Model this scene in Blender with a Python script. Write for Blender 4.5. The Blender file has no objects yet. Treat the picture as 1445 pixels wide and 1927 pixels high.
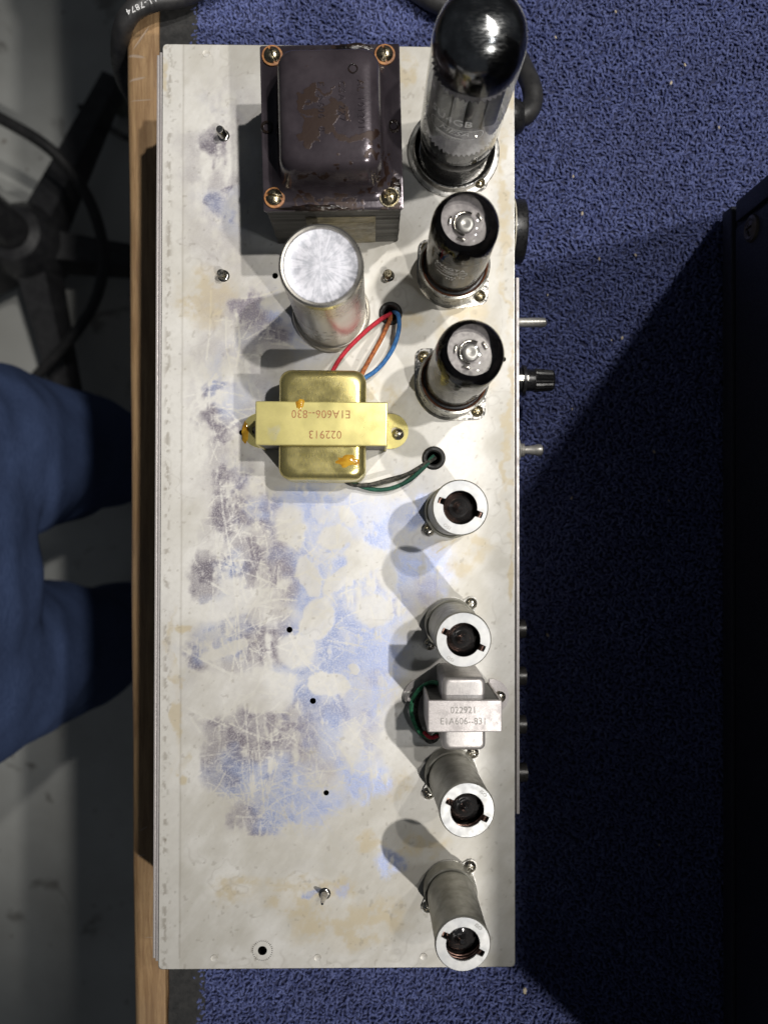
import bpy, bmesh, math, random
import numpy as np
from mathutils import Vector, Matrix, Euler

random.seed(7); rng = np.random.default_rng(7)
R = math.radians
scene = bpy.context.scene
COL = scene.collection

# ------------------------------------------------------------------ camera
Z0 = 1.07            # chassis top above the floor
CAMH = 0.362         # camera above chassis top
FPX = 1447.0
cam_d = bpy.data.cameras.new('camera'); cam = bpy.data.objects.new('camera', cam_d); COL.objects.link(cam)
cam_d.sensor_fit = 'VERTICAL'; cam_d.sensor_height = 36.0; cam_d.lens = FPX / 1927 * 36.0
cam_d.clip_start = 0.01; cam_d.clip_end = 50
cam.location = (0, 0, Z0 + CAMH); cam.rotation_euler = (0.0017, -0.0121, 0)
cam_d.dof.use_dof = True; cam_d.dof.focus_distance = 0.345; cam_d.dof.aperture_fstop = 8.5
scene.camera = cam

# ------------------------------------------------------------------ world, lamps, exposure
world = bpy.data.worlds.new('World'); scene.world = world; world.use_nodes = True
bg = world.node_tree.nodes['Background']; bg.inputs[0].default_value = (0.80, 0.88, 1.0, 1); bg.inputs[1].default_value = 0.042
LAMPS = [  # position, height above chassis, watts, aim (x, y), beam degrees: small ceiling spotlights over the bench
    (0.54, 0.27, 1.45, 48.0, (0.0, 0.24), 40),
    (0.51, 0.60, 1.45, 50.0, (0.05, 0.28), 40),
    (0.66, -0.78, 1.45, 70.0, (-0.04, -0.13), 54),
]
for x, y, h, w, aim, beam in LAMPS:
    ld = bpy.data.lights.new('ceiling_spot', 'SPOT'); ld.energy = w; ld.shadow_soft_size = 0.021
    ld.spot_size = R(beam); ld.spot_blend = 1.0; ld.color = (1.0, 0.965, 0.915)
    lo = bpy.data.objects.new('ceiling_spot', ld); COL.objects.link(lo); lo.location = (x, y, Z0 + h)
    lo.rotation_euler = Vector((aim[0] - x, aim[1] - y, -h)).to_track_quat('-Z', 'Y').to_euler()
ld = bpy.data.lights.new('fill_light', 'POINT'); ld.energy = 7.0; ld.shadow_soft_size = 0.06; ld.color = (0.93, 0.96, 1.0)  # added omni fill that lifts the ambient level, not a fixture of the room
lo = bpy.data.objects.new('fill_light', ld); COL.objects.link(lo); lo.location = (0.60, -0.15, Z0 + 1.5)
vs = scene.view_settings; vs.view_transform = 'Standard'; vs.look = 'None'; vs.exposure = 0.0; vs.gamma = 1.0
vs.use_curve_mapping = False
scene.render.engine = 'CYCLES'
scene.cycles.use_denoising = True
scene.cycles.max_bounces = 6; scene.cycles.diffuse_bounces = 3; scene.cycles.glossy_bounces = 4; scene.cycles.transparent_max_bounces = 24
scene.cycles.sample_clamp_indirect = 4.0

CM = Euler(cam.rotation_euler).to_matrix()
def W(px, py, z=0.0):
    """world point of photo pixel px,py lying z mm above the chassis top"""
    d = CM @ Vector(((px - 722.5) / FPX, -(py - 963.5) / FPX, -1.0))
    t = (CAMH - z / 1000.0) / -d.z
    return Vector((d.x * t, d.y * t, Z0 + z / 1000.0))

# ------------------------------------------------------------------ materials
class NT:
    def __init__(s, name):
        s.m = bpy.data.materials.new(name); s.m.use_nodes = True; s.t = s.m.node_tree; s.n = s.t.nodes; s.l = s.t.links
        s.p = s.n['Principled BSDF']; s.out = s.n['Material Output']; s._c = None
    def new(s, typ, **kw):
        n = s.n.new(typ)
        for k, v in kw.items(): setattr(n, k, v)
        return n
    def set(s, sock, v):
        if isinstance(v, bpy.types.NodeSocket): s.l.new(v, sock)
        elif isinstance(v, (tuple, list)) and len(v) == 3 and sock.type == 'RGBA': sock.default_value = (*v, 1)
        else: sock.default_value = v
    def co(s):
        if s._c is None: s._c = s.new('ShaderNodeTexCoord').outputs['Object']
        return s._c
    def mapping(s, vec, loc=(0,0,0), rot=(0,0,0), sc=(1,1,1)):
        n = s.new('ShaderNodeMapping', vector_type='TEXTURE' if False else 'POINT'); s.l.new(vec, n.inputs[0])
        n.inputs[1].default_value = loc; n.inputs[2].default_value = rot; n.inputs[3].default_value = sc
        return n.outputs[0]
    def noise(s, scale, detail=4, rough=0.55, vec=None, dist=0.0, col=False):
        n = s.new('ShaderNodeTexNoise'); s.l.new(vec if vec is not None else s.co(), n.inputs['Vector'])
        n.inputs['Scale'].default_value = scale; n.inputs['Detail'].default_value = detail
        n.inputs['Roughness'].default_value = rough; n.inputs['Distortion'].default_value = dist
        return n.outputs['Color' if col else 'Fac']
    def ramp(s, fac, a, b, lo=0.0, hi=1.0, smooth=True):
        n = s.new('ShaderNodeMapRange', interpolation_type='SMOOTHSTEP' if smooth else 'LINEAR')
        s.set(n.inputs[0], fac); n.inputs[1].default_value = a; n.inputs[2].default_value = b
        n.inputs[3].default_value = lo; n.inputs[4].default_value = hi
        return n.outputs[0]
    def math(s, op, a, b=0.0, clamp=False):
        n = s.new('ShaderNodeMath', operation=op, use_clamp=clamp); s.set(n.inputs[0], a); s.set(n.inputs[1], b); return n.outputs[0]
    def mix(s, fac, a, b, mode='MIX'):
        n = s.new('ShaderNodeMix', data_type='RGBA', blend_type=mode)
        s.set(n.inputs[0], fac); s.set(n.inputs[6], a); s.set(n.inputs[7], b); return n.outputs[2]
    def bump(s, h, strength=0.3, dist=0.001):
        n = s.new('ShaderNodeBump'); s.set(n.inputs['Height'], h); n.inputs['Strength'].default_value = strength
        n.inputs['Distance'].default_value = dist; s.l.new(n.outputs[0], s.p.inputs['Normal']); return n.outputs[0]
    def base(s, v): s.set(s.p.inputs['Base Color'], v)
    def rough(s, v): s.set(s.p.inputs['Roughness'], v)
    def metal(s, v): s.set(s.p.inputs['Metallic'], v)
    def spec(s, v): s.set(s.p.inputs['Specular IOR Level'], v)

def simple(name, c1, c2=None, scale=200, rough=0.5, rvar=0.15, metal=0.0, bump=0.0, bscale=None, spec=0.5, bd=0.0005):
    t = NT(name); t.metal(metal); t.spec(spec)
    f = t.noise(scale, 5)
    t.base(t.mix(t.ramp(f, 0.35, 0.68), c1, c2) if c2 else c1)
    g = t.noise(scale * 2.7, 3)
    t.rough(t.ramp(g, 0.3, 0.7, max(rough - rvar, 0.03), rough + rvar))
    if bump: t.bump(t.noise(bscale or scale * 3, 4), bump, bd)
    return t.m

M = {}
M['black_plastic'] = simple('black_plastic', (0.012, 0.012, 0.013), (0.02, 0.02, 0.021), 300, 0.35, 0.12)
M['rubber'] = simple('black_rubber', (0.014, 0.014, 0.014), (0.028, 0.027, 0.026), 260, 0.6, 0.15, bump=0.15, bscale=1500)
M['cord'] = simple('cord_rubber', (0.020, 0.020, 0.021), (0.034, 0.033, 0.033), 120, 0.52, 0.1, bump=0.12, bscale=1800)
M['zinc'] = simple('zinc_plate', (0.52, 0.51, 0.49), (0.40, 0.39, 0.36), 180, 0.38, 0.12, metal=0.9, bump=0.08, bscale=900)
M['steel'] = simple('screw_steel', (0.55, 0.53, 0.48), (0.38, 0.35, 0.29), 500, 0.28, 0.12, metal=1.0, bump=0.08)
M['brass_screw'] = simple('brassy_screw', (0.50, 0.44, 0.31), (0.30, 0.26, 0.17), 500, 0.3, 0.12, metal=1.0, bump=0.1)
M['chrome'] = simple('nickel', (0.66, 0.64, 0.60), (0.5, 0.48, 0.45), 300, 0.17, 0.07, metal=1.0)
M['switch_metal'] = simple('switch_metal', (0.50, 0.49, 0.46), (0.38, 0.37, 0.34), 300, 0.42, 0.1, metal=0.55)
M['dimple'] = simple('dimple_film', (0.56, 0.53, 0.47), (0.64, 0.62, 0.58), 300, 0.5, 0.1, metal=0.3)
M['dull_washer'] = simple('dull_washer', (0.09, 0.075, 0.06), (0.14, 0.12, 0.10), 300, 0.4, 0.1, metal=0.6)
M['dark_nut'] = simple('dark_nut', (0.016, 0.015, 0.014), (0.03, 0.028, 0.026), 500, 0.35, 0.1, metal=0.3)
M['mica'] = simple('mica', (0.46, 0.44, 0.47), (0.28, 0.265, 0.29), 260, 0.25, 0.12)
M['anode'] = simple('anode_plate', (0.28, 0.28, 0.285), (0.40, 0.40, 0.405), 200, 0.4, 0.1, metal=0.5)
M['anode_painted_sheen'] = simple('anode_plate_painted_sheen', (0.66, 0.66, 0.65), (0.50, 0.50, 0.50), 160, 0.38, 0.12, metal=0.3)  # brighter anode copy, pale reflections in the bulb painted into its colour
M['fibre'] = simple('fibre_washer', (0.42, 0.20, 0.07), (0.24, 0.10, 0.04), 500, 0.6, 0.1, bump=0.2)
M['copper'] = simple('copper_spring', (0.52, 0.33, 0.27), (0.32, 0.19, 0.15), 600, 0.35, 0.1, metal=0.9)
M['bakelite_rim'] = simple('brown_rim', (0.15, 0.055, 0.025), (0.035, 0.018, 0.012), 220, 0.4, 0.15)
M['tube_base'] = simple('tube_base_metal', (0.50, 0.49, 0.45), (0.36, 0.35, 0.31), 140, 0.33, 0.12, metal=0.85, bump=0.06)
M['shield'] = simple('shield_aluminium', (0.46, 0.45, 0.40), (0.34, 0.33, 0.28), 170, 0.46, 0.1, metal=0.55, bump=0.12, bscale=1100)
M['ivory_ring'] = simple('ivory_ring', (0.62, 0.58, 0.48), (0.5, 0.46, 0.36), 300, 0.5)
M['print_white'] = simple('white_print', (0.82, 0.82, 0.82), (0.7, 0.7, 0.7), 900, 0.6)
M['print_grey'] = simple('grey_print', (0.25, 0.24, 0.22), (0.32, 0.31, 0.29), 900, 0.6)
M['crumb'] = simple('crumb', (0.55, 0.48, 0.36), (0.4, 0.33, 0.22), 900, 0.8)
M['paper'] = simple('varnished_paper', (0.20, 0.17, 0.10), (0.10, 0.085, 0.05), 120, 0.45, 0.15, bump=0.2)
def wire_mat(name, c1, c2):
    t = NT(name); f = t.noise(700, 3)
    t.base(t.mix(t.ramp(f, 0.4, 0.62), c1, c2)); t.rough(0.75)
    w = t.new('ShaderNodeTexVoronoi'); t.l.new(t.co(), w.inputs['Vector']); w.inputs['Scale'].default_value = 1900
    t.bump(w.outputs['Distance'], 0.6, 0.0004); return t.m
M['wire_red'] = wire_mat('red_cloth', (0.46, 0.015, 0.035), (0.36, 0.012, 0.025))
M['wire_brown'] = wire_mat('brown_cloth', (0.40, 0.13, 0.035), (0.22, 0.06, 0.02))
M['wire_blue'] = wire_mat('blue_cloth', (0.035, 0.16, 0.40), (0.025, 0.11, 0.30))
M['wire_green'] = wire_mat('green_cloth', (0.015, 0.10, 0.06), (0.01, 0.06, 0.04))
M['wire_green2'] = wire_mat('bright_green_cloth', (0.03, 0.22, 0.10), (0.02, 0.12, 0.06))
M['wire_black'] = wire_mat('black_cloth', (0.02, 0.02, 0.018), (0.09, 0.085, 0.07))

def brushed(name, c1, c2, rough, metal, scale=60, stretch=(1, 14, 1), bump=0.1, stain=None, stain_scale=45, stain_lo=0.62):
    t = NT(name)
    v = t.mapping(t.co(), sc=stretch)
    f = t.noise(scale * 8, 4, 0.6, v); g = t.noise(scale, 5)
    c = t.mix(t.ramp(f, 0.3, 0.7), c1, c2)
    c = t.mix(t.ramp(g, 0.42, 0.72, 0, 0.5), c, tuple(x * 0.72 for x in c2))
    if stain:
        s = t.ramp(t.noise(stain_scale, 4, 0.5, dist=0.6), stain_lo, stain_lo + 0.05)
        c = t.mix(s, c, stain)
    t.base(c); t.metal(metal); t.rough(t.ramp(g, 0.3, 0.7, rough - 0.08, rough + 0.1)); t.bump(f, bump, 0.0003)
    return t.m
M['gold'] = brushed('yellow_chromate', (0.86, 0.76, 0.30), (0.76, 0.67, 0.27), 0.32, 0.60, 60, (1, 1, 1), 0.05, (0.74, 0.70, 0.48), 38, 0.58)
M['gold_bell'] = brushed('yellow_chromate_bell', (0.80, 0.68, 0.24), (0.58, 0.51, 0.24), 0.27, 0.9, 60, (7, 1, 1), 0.10)
M['amber'] = simple('amber_varnish', (0.52, 0.30, 0.03), (0.36, 0.17, 0.015), 400, 0.08, 0.03)
M['grey_steel'] = brushed('grey_steel', (0.60, 0.56, 0.55), (0.46, 0.43, 0.42), 0.46, 0.55, 260, (1, 1, 1), 0.25)
M['grey_bell'] = brushed('grey_steel_bell', (0.58, 0.55, 0.53), (0.40, 0.38, 0.37), 0.38, 0.7, 90, (9, 1, 1), 0.12)
M['cap_side'] = brushed('can_aluminium', (0.66, 0.63, 0.57), (0.56, 0.53, 0.48), 0.26, 0.95, 30, (1, 1, 6), 0.04)

def mat_cap_top():
    t = NT('can_top_aluminium')
    # wiped, radially smeared aluminium with pale oxide
    sx = t.new('ShaderNodeSeparateXYZ'); t.l.new(t.co(), sx.inputs[0])
    ang = t.math('ARCTAN2', sx.outputs[1], sx.outputs[0]); rad = t.new('ShaderNodeVectorMath', operation='LENGTH'); t.l.new(t.co(), rad.inputs[0])
    cb = t.new('ShaderNodeCombineXYZ'); t.l.new(t.math('MULTIPLY', ang, 3.2), cb.inputs[0]); t.l.new(t.math('MULTIPLY', rad.outputs['Value'], 260), cb.inputs[1])
    n1 = t.noise(3.0, 6, 0.7, cb.outputs[0]); n2 = t.noise(330, 5, 0.65)
    f = t.math('ADD', t.math('MULTIPLY', n1, 0.5), t.math('MULTIPLY', n2, 0.5))
    t.base(t.mix(t.ramp(f, 0.40, 0.58), (0.38, 0.39, 0.43), (0.60, 0.60, 0.65)))
    t.metal(t.ramp(f, 0.42, 0.6, 0.75, 0.25)); t.rough(0.45); t.bump(f, 0.25, 0.0004)
    return t.m
M['cap_top'] = mat_cap_top()

def mat_iron(name, dark=False):
    t = NT(name)
    f = t.noise(55, 5, 0.6)
    c = t.mix(t.ramp(f, 0.35, 0.7), (0.038, 0.031, 0.037), (0.070, 0.058, 0.067))
    nv = t.noise(120, 3, 0.5, col=True); sb = t.new('ShaderNodeVectorMath', operation='SUBTRACT'); t.l.new(nv, sb.inputs[0]); sb.inputs[1].default_value = (.5, .5, .5)
    sc = t.new('ShaderNodeVectorMath', operation='SCALE'); t.l.new(sb.outputs[0], sc.inputs[0]); sc.inputs['Scale'].default_value = 0.042
    wv = t.new('ShaderNodeVectorMath', operation='ADD'); t.l.new(t.co(), wv.inputs[0]); t.l.new(sc.outputs[0], wv.inputs[1])
    rust = None
    for (x, y, rx, ry, rot) in [(-9, 3, 5, 3.2, -35), (-3, 7, 3.5, 1.2, 10), (-4, -3, 5, 2.6, -60), (-8, -8, 4, 2.6, -50), (1, -12, 8, 3, -14), (9, -14, 4.5, 2.6, 15), (18, -19, 4, 2.2, 30), (-4, 31, 11, 1.6, 0), (24, -31, 3, 4, 0), (-2, -31.5, 12, 1.4, 0)]:
        m = t.new('ShaderNodeMapping', vector_type='TEXTURE'); t.l.new(wv.outputs[0], m.inputs[0])
        m.inputs[1].default_value = (x * .001, y * .001, 0.05); m.inputs[2].default_value = (0, 0, R(rot)); m.inputs[3].default_value = (rx * .001, ry * .001, 0.05)
        ln = t.new('ShaderNodeVectorMath', operation='LENGTH'); t.l.new(m.outputs[0], ln.inputs[0])
        r = t.ramp(ln.outputs['Value'], 1.42, 1.24); rust = r if rust is None else t.math('MAXIMUM', rust, r)
    c = t.mix(rust, c, (0.021, 0.0095, 0.006))
    wear = t.ramp(t.noise(38, 4, 0.6, dist=0.5), 0.60, 0.70, 0, 0.4)
    c = t.mix(wear, c, (0.10, 0.088, 0.095))
    t.base(c); t.metal(0.45)
    t.rough(t.mix(rust, (0.21, 0.21, 0.21), (0.48, 0.48, 0.48)))
    t.bump(t.math('ADD', t.math('MULTIPLY', t.noise(700, 4), 0.5), t.math('MULTIPLY', rust, 0.7)), 0.22, 0.0003)
    return t.m
M['iron'] = mat_iron('black_iron')
M['tar'] = simple('black_varnish', (0.006, 0.005, 0.005), (0.02, 0.012, 0.008), 300, 0.12, 0.06, bump=0.5, bscale=500, bd=0.001)
def mat_lams():
    t = NT('laminations'); v = t.mapping(t.co(), sc=(40, 40, 2600))
    f = t.noise(1.0, 3, 0.5, v); g = t.noise(90, 4)
    c = t.mix(t.ramp(f, 0.35, 0.65), (0.030, 0.030, 0.028), (0.085, 0.082, 0.075))
    c = t.mix(t.ramp(g, 0.55, 0.75, 0, 0.7), c, (0.02, 0.018, 0.014))
    t.base(c); t.metal(0.4); t.rough(0.48); t.bump(f, 0.4, 0.0003); return t.m
M['lams'] = mat_lams()

def mat_glass(name, tint=(0.96, 0.97, 0.96)):
    t = NT(name); t.n.remove(t.p)
    tr = t.new('ShaderNodeBsdfTransparent'); tr.inputs[0].default_value = (*tint, 1)
    gl = t.new('ShaderNodeBsdfGlossy'); gl.inputs['Roughness'].default_value = 0.03; gl.inputs[0].default_value = (1, 1, 1, 1)
    fr = t.new('ShaderNodeLayerWeight'); fr.inputs['Blend'].default_value = 0.20
    f = t.math('ADD', t.math('MULTIPLY', fr.outputs['Fresnel'], 0.7), 0.02, True)
    mx = t.new('ShaderNodeMixShader'); t.l.new(f, mx.inputs[0]); t.l.new(tr.outputs[0], mx.inputs[1]); t.l.new(gl.outputs[0], mx.inputs[2])
    t.l.new(mx.outputs[0], t.out.inputs[0]); return t.m
M['glass'] = mat_glass('tube_glass')
M['glass_smoky'] = mat_glass('smoky_glass', (0.80, 0.79, 0.76))
def mat_getter(name, c1, c2, rough, spec=0.6):
    t = NT(name); f = t.noise(160, 4)
    v = t.mapping(t.co(), sc=(1, 6, 1)); g = t.noise(420, 4, 0.6, v)
    t.base(t.mix(t.ramp(f, 0.35, 0.7), c1, c2)); t.metal(1.0)
    t.rough(t.ramp(g, 0.3, 0.75, rough * 0.6, rough * 1.6)); return t.m
M['getter_silver'] = mat_getter('getter_silver', (0.20, 0.20, 0.205), (0.40, 0.40, 0.41), 0.17)
M['getter_black'] = simple('getter_black', (0.004, 0.004, 0.005), (0.010, 0.009, 0.010), 300, 0.08, 0.03)

def mat_carpet():
    t = NT('carpet_pile')
    f = t.noise(420, 3); g = t.noise(22, 5, 0.65); h = t.noise(2600, 3, 0.7)
    c = t.mix(t.ramp(f, 0.3, 0.7), (0.060, 0.078, 0.225), (0.160, 0.195, 0.43))
    c = t.mix(t.ramp(g, 0.40, 0.75, 0, 0.35), c, (0.06, 0.065, 0.14))
    t.base(c); t.rough(0.9); t.spec(0.2)
    t.p.inputs['Sheen Weight'].default_value = 0.25; t.p.inputs['Sheen Roughness'].default_value = 0.5
    t.p.inputs['Sheen Tint'].default_value = (0.6, 0.65, 1, 1)
    t.bump(h, 0.9, 0.0008); return t.m
M['carpet'] = mat_carpet()
M['carpet_back'] = simple('carpet_backing', (0.020, 0.025, 0.07), (0.03, 0.036, 0.095), 300, 0.9)

def mat_wood(gouges=False):
    t = NT('bench_wood')
    v = t.mapping(t.co(), sc=(14, 1.0, 14)); w = t.mapping(t.co(), sc=(24, 3, 24))
    f = t.noise(22, 6, 0.7, v, 0.6); g = t.noise(36, 5, 0.8, w, 0.5); st = t.noise(12, 4)
    c = t.mix(t.ramp(f, 0.32, 0.68), (0.46, 0.30, 0.155), (0.27, 0.160, 0.078))
    c = t.mix(t.ramp(g, 0.52, 0.75, 0, 0.6), c, (0.15, 0.085, 0.045))
    c = t.mix(t.ramp(st, 0.5, 0.75, 0, 0.45), c, (0.22, 0.16, 0.11))
    hgt = t.math('ADD', f, g)
    if gouges:
        o_ = (W(236, 0, -66.5) + W(249, 1927, -66.5)) / 2; cut = None
        for (px, py, L, w, rot) in [(263, 106, 17, 3.0, -8), (264, 149, 17, 2.4, 12), (273, 72, 26, 1.6, 55), (272, 189, 22, 1.1, 4), (242, 235, 7, 1.0, 0), (290, 1765, 24, 1.0, -3), (266, 1560, 9, 1.2, 30), (262, 1610, 8, 1.0, 10)]:
            p = W(px, py, -66.5) - o_; m = t.new('ShaderNodeMapping', vector_type='TEXTURE'); t.l.new(t.co(), m.inputs[0])
            m.inputs[1].default_value = (p.x, p.y, 0); m.inputs[2].default_value = (0, 0, R(rot)); m.inputs[3].default_value = (L * .0003, w * .0003, 0.05)
            ln = t.new('ShaderNodeVectorMath', operation='LENGTH'); t.l.new(m.outputs[0], ln.inputs[0])
            r = t.ramp(ln.outputs['Value'], 1.15, 0.7); cut = r if cut is None else t.math('MAXIMUM', cut, r)
        c = t.mix(t.math('MULTIPLY', cut, 0.75), c, (0.46, 0.36, 0.28)); hgt = t.math('SUBTRACT', hgt, t.math('MULTIPLY', cut, 1.5))
    t.base(c); t.rough(t.ramp(g, 0.3, 0.7, 0.42, 0.6)); t.bump(hgt, 0.35, 0.0006); return t.m
M['wood'] = mat_wood()
M['wood_edge'] = mat_wood(True)

def mat_floor():
    t = NT('floor_concrete')
    f = t.noise(2.2, 6, 0.6); g = t.noise(9, 5, 0.65, dist=0.5); h = t.noise(34, 4)
    c = t.mix(t.ramp(f, 0.35, 0.65), (0.60, 0.61, 0.58), (0.46, 0.46, 0.43))
    c = t.mix(t.ramp(g, 0.60, 0.68, 0, 0.75), c, (0.20, 0.19, 0.17))
    c = t.mix(t.ramp(h, 0.66, 0.72, 0, 0.6), c, (0.13, 0.08, 0.05))
    t.base(c); t.rough(0.62); t.bump(h, 0.1, 0.002); return t.m
M['floor'] = mat_floor()

def mat_denim(name, c1, c2):
    t = NT(name); v = t.mapping(t.co(), rot=(0, 0, 0.6), sc=(1, 0.15, 1))
    f = t.noise(900, 2, 0.5, v); g = t.noise(14, 4)
    c = t.mix(t.ramp(f, 0.3, 0.7), c1, c2); c = t.mix(t.ramp(g, 0.4, 0.7, 0, 0.4), c, tuple(x * 0.7 for x in c1))
    t.base(c); t.rough(0.95); t.spec(0.1); t.bump(f, 0.3, 0.0008); return t.m
M['trousers'] = mat_denim('blue_work_cloth', (0.040, 0.062, 0.135), (0.062, 0.092, 0.19))
M['shirt'] = mat_denim('dark_shirt', (0.012, 0.009, 0.011), (0.02, 0.014, 0.016))
M['shoe'] = simple('shoe_leather', (0.02, 0.018, 0.016), (0.03, 0.027, 0.024), 80, 0.5)
M['tolex'] = simple('navy_black_vinyl', (0.016, 0.018, 0.030), (0.024, 0.027, 0.042), 500, 0.55, 0.1, bump=0.6, bscale=1300, bd=0.0012)
M['dark_metal'] = simple('dark_stand_metal', (0.02, 0.02, 0.022), (0.035, 0.035, 0.037), 60, 0.45, 0.1)
M['pale_rubber'] = simple('pale_caster', (0.16, 0.17, 0.14), (0.12, 0.125, 0.10), 60, 0.6)

def mat_plate():
    """worn zinc chassis: pale oxide film, bare bluish patches, tan stains and scratches (masks carried by the mesh)"""
    t = NT('chassis_zinc')
    at = t.new('ShaderNodeAttribute', attribute_name='wear'); sp = t.new('ShaderNodeSeparateColor'); t.l.new(at.outputs['Color'], sp.inputs[0])
    bare, stain, line = sp.outputs[0], sp.outputs[1], sp.outputs[2]
    at2 = t.new('ShaderNodeAttribute', attribute_name='film'); sp2 = t.new('ShaderNodeSeparateColor'); t.l.new(at2.outputs['Color'], sp2.inputs[0])
    tone, dirt, hue = sp2.outputs[0], sp2.outputs[1], sp2.outputs[2]
    grain = t.noise(1300, 4, 0.75); fine = t.noise(420, 4, 0.6)
    bm = t.math('MULTIPLY', bare, t.ramp(grain, 0.32, 0.55, 0.5, 1.0))
    bm = t.math('SUBTRACT', bm, line, True)
    film = t.mix(tone, (0.49, 0.468, 0.415), (0.67, 0.655, 0.62))
    film = t.mix(t.ramp(fine, 0.42, 0.72, 0, 0.26), film, (0.50, 0.485, 0.45))
    film = t.mix(stain, film, (0.50, 0.42, 0.27))
    film = t.mix(dirt, film, (0.22, 0.19, 0.15))
    metalc = t.mix(hue, (0.40, 0.46, 0.68), (0.31, 0.275, 0.32))
    spark = t.ramp(t.noise(2600, 2, 0.6), 0.56, 0.70, 0, 0.5)
    metalc = t.mix(spark, metalc, (0.80, 0.83, 0.92))
    t.base(t.mix(bm, film, metalc))
    t.metal(t.ramp(bm, 0, 1, 0.30, 0.88, False))
    t.rough(t.ramp(bm, 0, 1, 0.55, 0.41, False))
    h = t.math('ADD', t.math('MULTIPLY', fine, 0.35), t.math('MULTIPLY', bm, -0.5))
    t.bump(t.math('ADD', h, t.math('MULTIPLY', line, -0.4)), 0.25, 0.0002)
    return t.m
M['plate'] = mat_plate()

# ------------------------------------------------------------------ mesh helpers (all sizes in mm)
def fin(me, smooth=True, angle=38):
    if smooth:
        me.polygons.foreach_set('use_smooth', [True] * len(me.polygons))
        me.set_sharp_from_angle(angle=R(angle))
    return me
def from_bm(bm, smooth=True, angle=38):
    bmesh.ops.scale(bm, vec=(0.001,) * 3, verts=bm.verts)
    me = bpy.data.meshes.new('mesh'); bm.to_mesh(me); bm.free(); return fin(me, smooth, angle)
def from_py(v, f, smooth=True, angle=38):
    me = bpy.data.meshes.new('mesh'); me.from_pydata([(a * .001, b * .001, c * .001) for a, b, c in v], [], f); me.update(); return fin(me, smooth, angle)
def lathe(prof, n=48, close=True, angle=38):
    v, f = [], []
    for r, z in prof:
        for i in range(n):
            a = 2 * math.pi * i / n; v.append((r * math.cos(a), r * math.sin(a), z))
    for k in range(len(prof) - 1):
        for i in range(n):
            j = (i + 1) % n; f.append((k*n+i, k*n+j, (k+1)*n+j, (k+1)*n+i))
    if close:
        if prof[0][0] > 1e-6: f.append(tuple(range(n))[::-1])
        if prof[-1][0] > 1e-6: f.append(tuple((len(prof)-1)*n + i for i in range(n)))
    bm = bmesh.new(); bv = [bm.verts.new(x) for x in v]
    for q in f:
        try: bm.faces.new([bv[i] for i in q])
        except ValueError: pass
    bmesh.ops.remove_doubles(bm, verts=bm.verts, dist=1e-5)
    bmesh.ops.recalc_face_normals(bm, faces=bm.faces)
    return from_bm(bm, True, angle)
def ringlathe(prof, n=48):    # closed cross-section (ring shaped solid)
    return lathe(prof + [prof[0]], n, False)
def box(sx, sy, sz, bev=0.0, seg=2, c=(0, 0, 0)):
    bm = bmesh.new(); bmesh.ops.create_cube(bm, size=1)
    bmesh.ops.scale(bm, vec=(sx, sy, sz), verts=bm.verts)
    if bev: bmesh.ops.bevel(bm, geom=bm.edges[:], offset=bev, segments=seg, affect='EDGES', profile=0.6)
    bmesh.ops.translate(bm, vec=c, verts=bm.verts); return from_bm(bm)
def rring(hx, hy, r, z, n=8, cx=0, cy=0):
    p = []
    for q, (sx, sy) in enumerate(((1, 1), (-1, 1), (-1, -1), (1, -1))):
        for i in range(n + 1):
            a = math.pi / 2 * q + math.pi / 2 * i / n
            p.append((cx + sx * (hx - r) + r * math.cos(a), cy + sy * (hy - r) + r * math.sin(a), z))
    return p
def loft(rings, cap0=True, cap1=True, angle=38):
    n = len(rings[0]); v = [p for r in rings for p in r]; f = []
    for k in range(len(rings) - 1):
        for i in range(n):
            j = (i + 1) % n; f.append((k*n+i, k*n+j, (k+1)*n+j, (k+1)*n+i))
    if cap0: f.append(tuple(range(n))[::-1])
    if cap1: f.append(tuple((len(rings)-1)*n+i for i in range(n)))
    return from_py(v, f, True, angle)
def catmull(pts, sub=8):
    P = [Vector(p) for p in pts]; P = [2*P[0]-P[1]] + P + [2*P[-1]-P[-2]]; o = []
    for i in range(1, len(P) - 2):
        for k in range(sub):
            t = k / sub; a, b, c, d = P[i-1], P[i], P[i+1], P[i+2]
            o.append(0.5 * ((2*b) + (c-a)*t + (2*a-5*b+4*c-d)*t*t + (3*b-a-3*c+d)*t**3))
    o.append(P[-2]); return o
def tube(pts, r, n=10, sub=8, taper=None, raw=False):
    """points in mm -> tube mesh; rotation-minimising frame"""
    C = pts if raw else catmull(pts, sub)
    C = [Vector(p) for p in C]; T = []
    for i in range(len(C)):
        T.append((C[min(i+1, len(C)-1)] - C[max(i-1, 0)]).normalized())
    u = T[0].orthogonal().normalized(); rings = []
    for i, c in enumerate(C):
        u = (u - T[i] * u.dot(T[i])).normalized(); w = T[i].cross(u)
        rr = r * (taper(i / (len(C)-1)) if taper else 1)
        rings.append([tuple(c + rr * (math.cos(a) * u + math.sin(a) * w)) for a in [2*math.pi*k/n for k in range(n)]])
    return loft(rings, angle=60)
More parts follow.
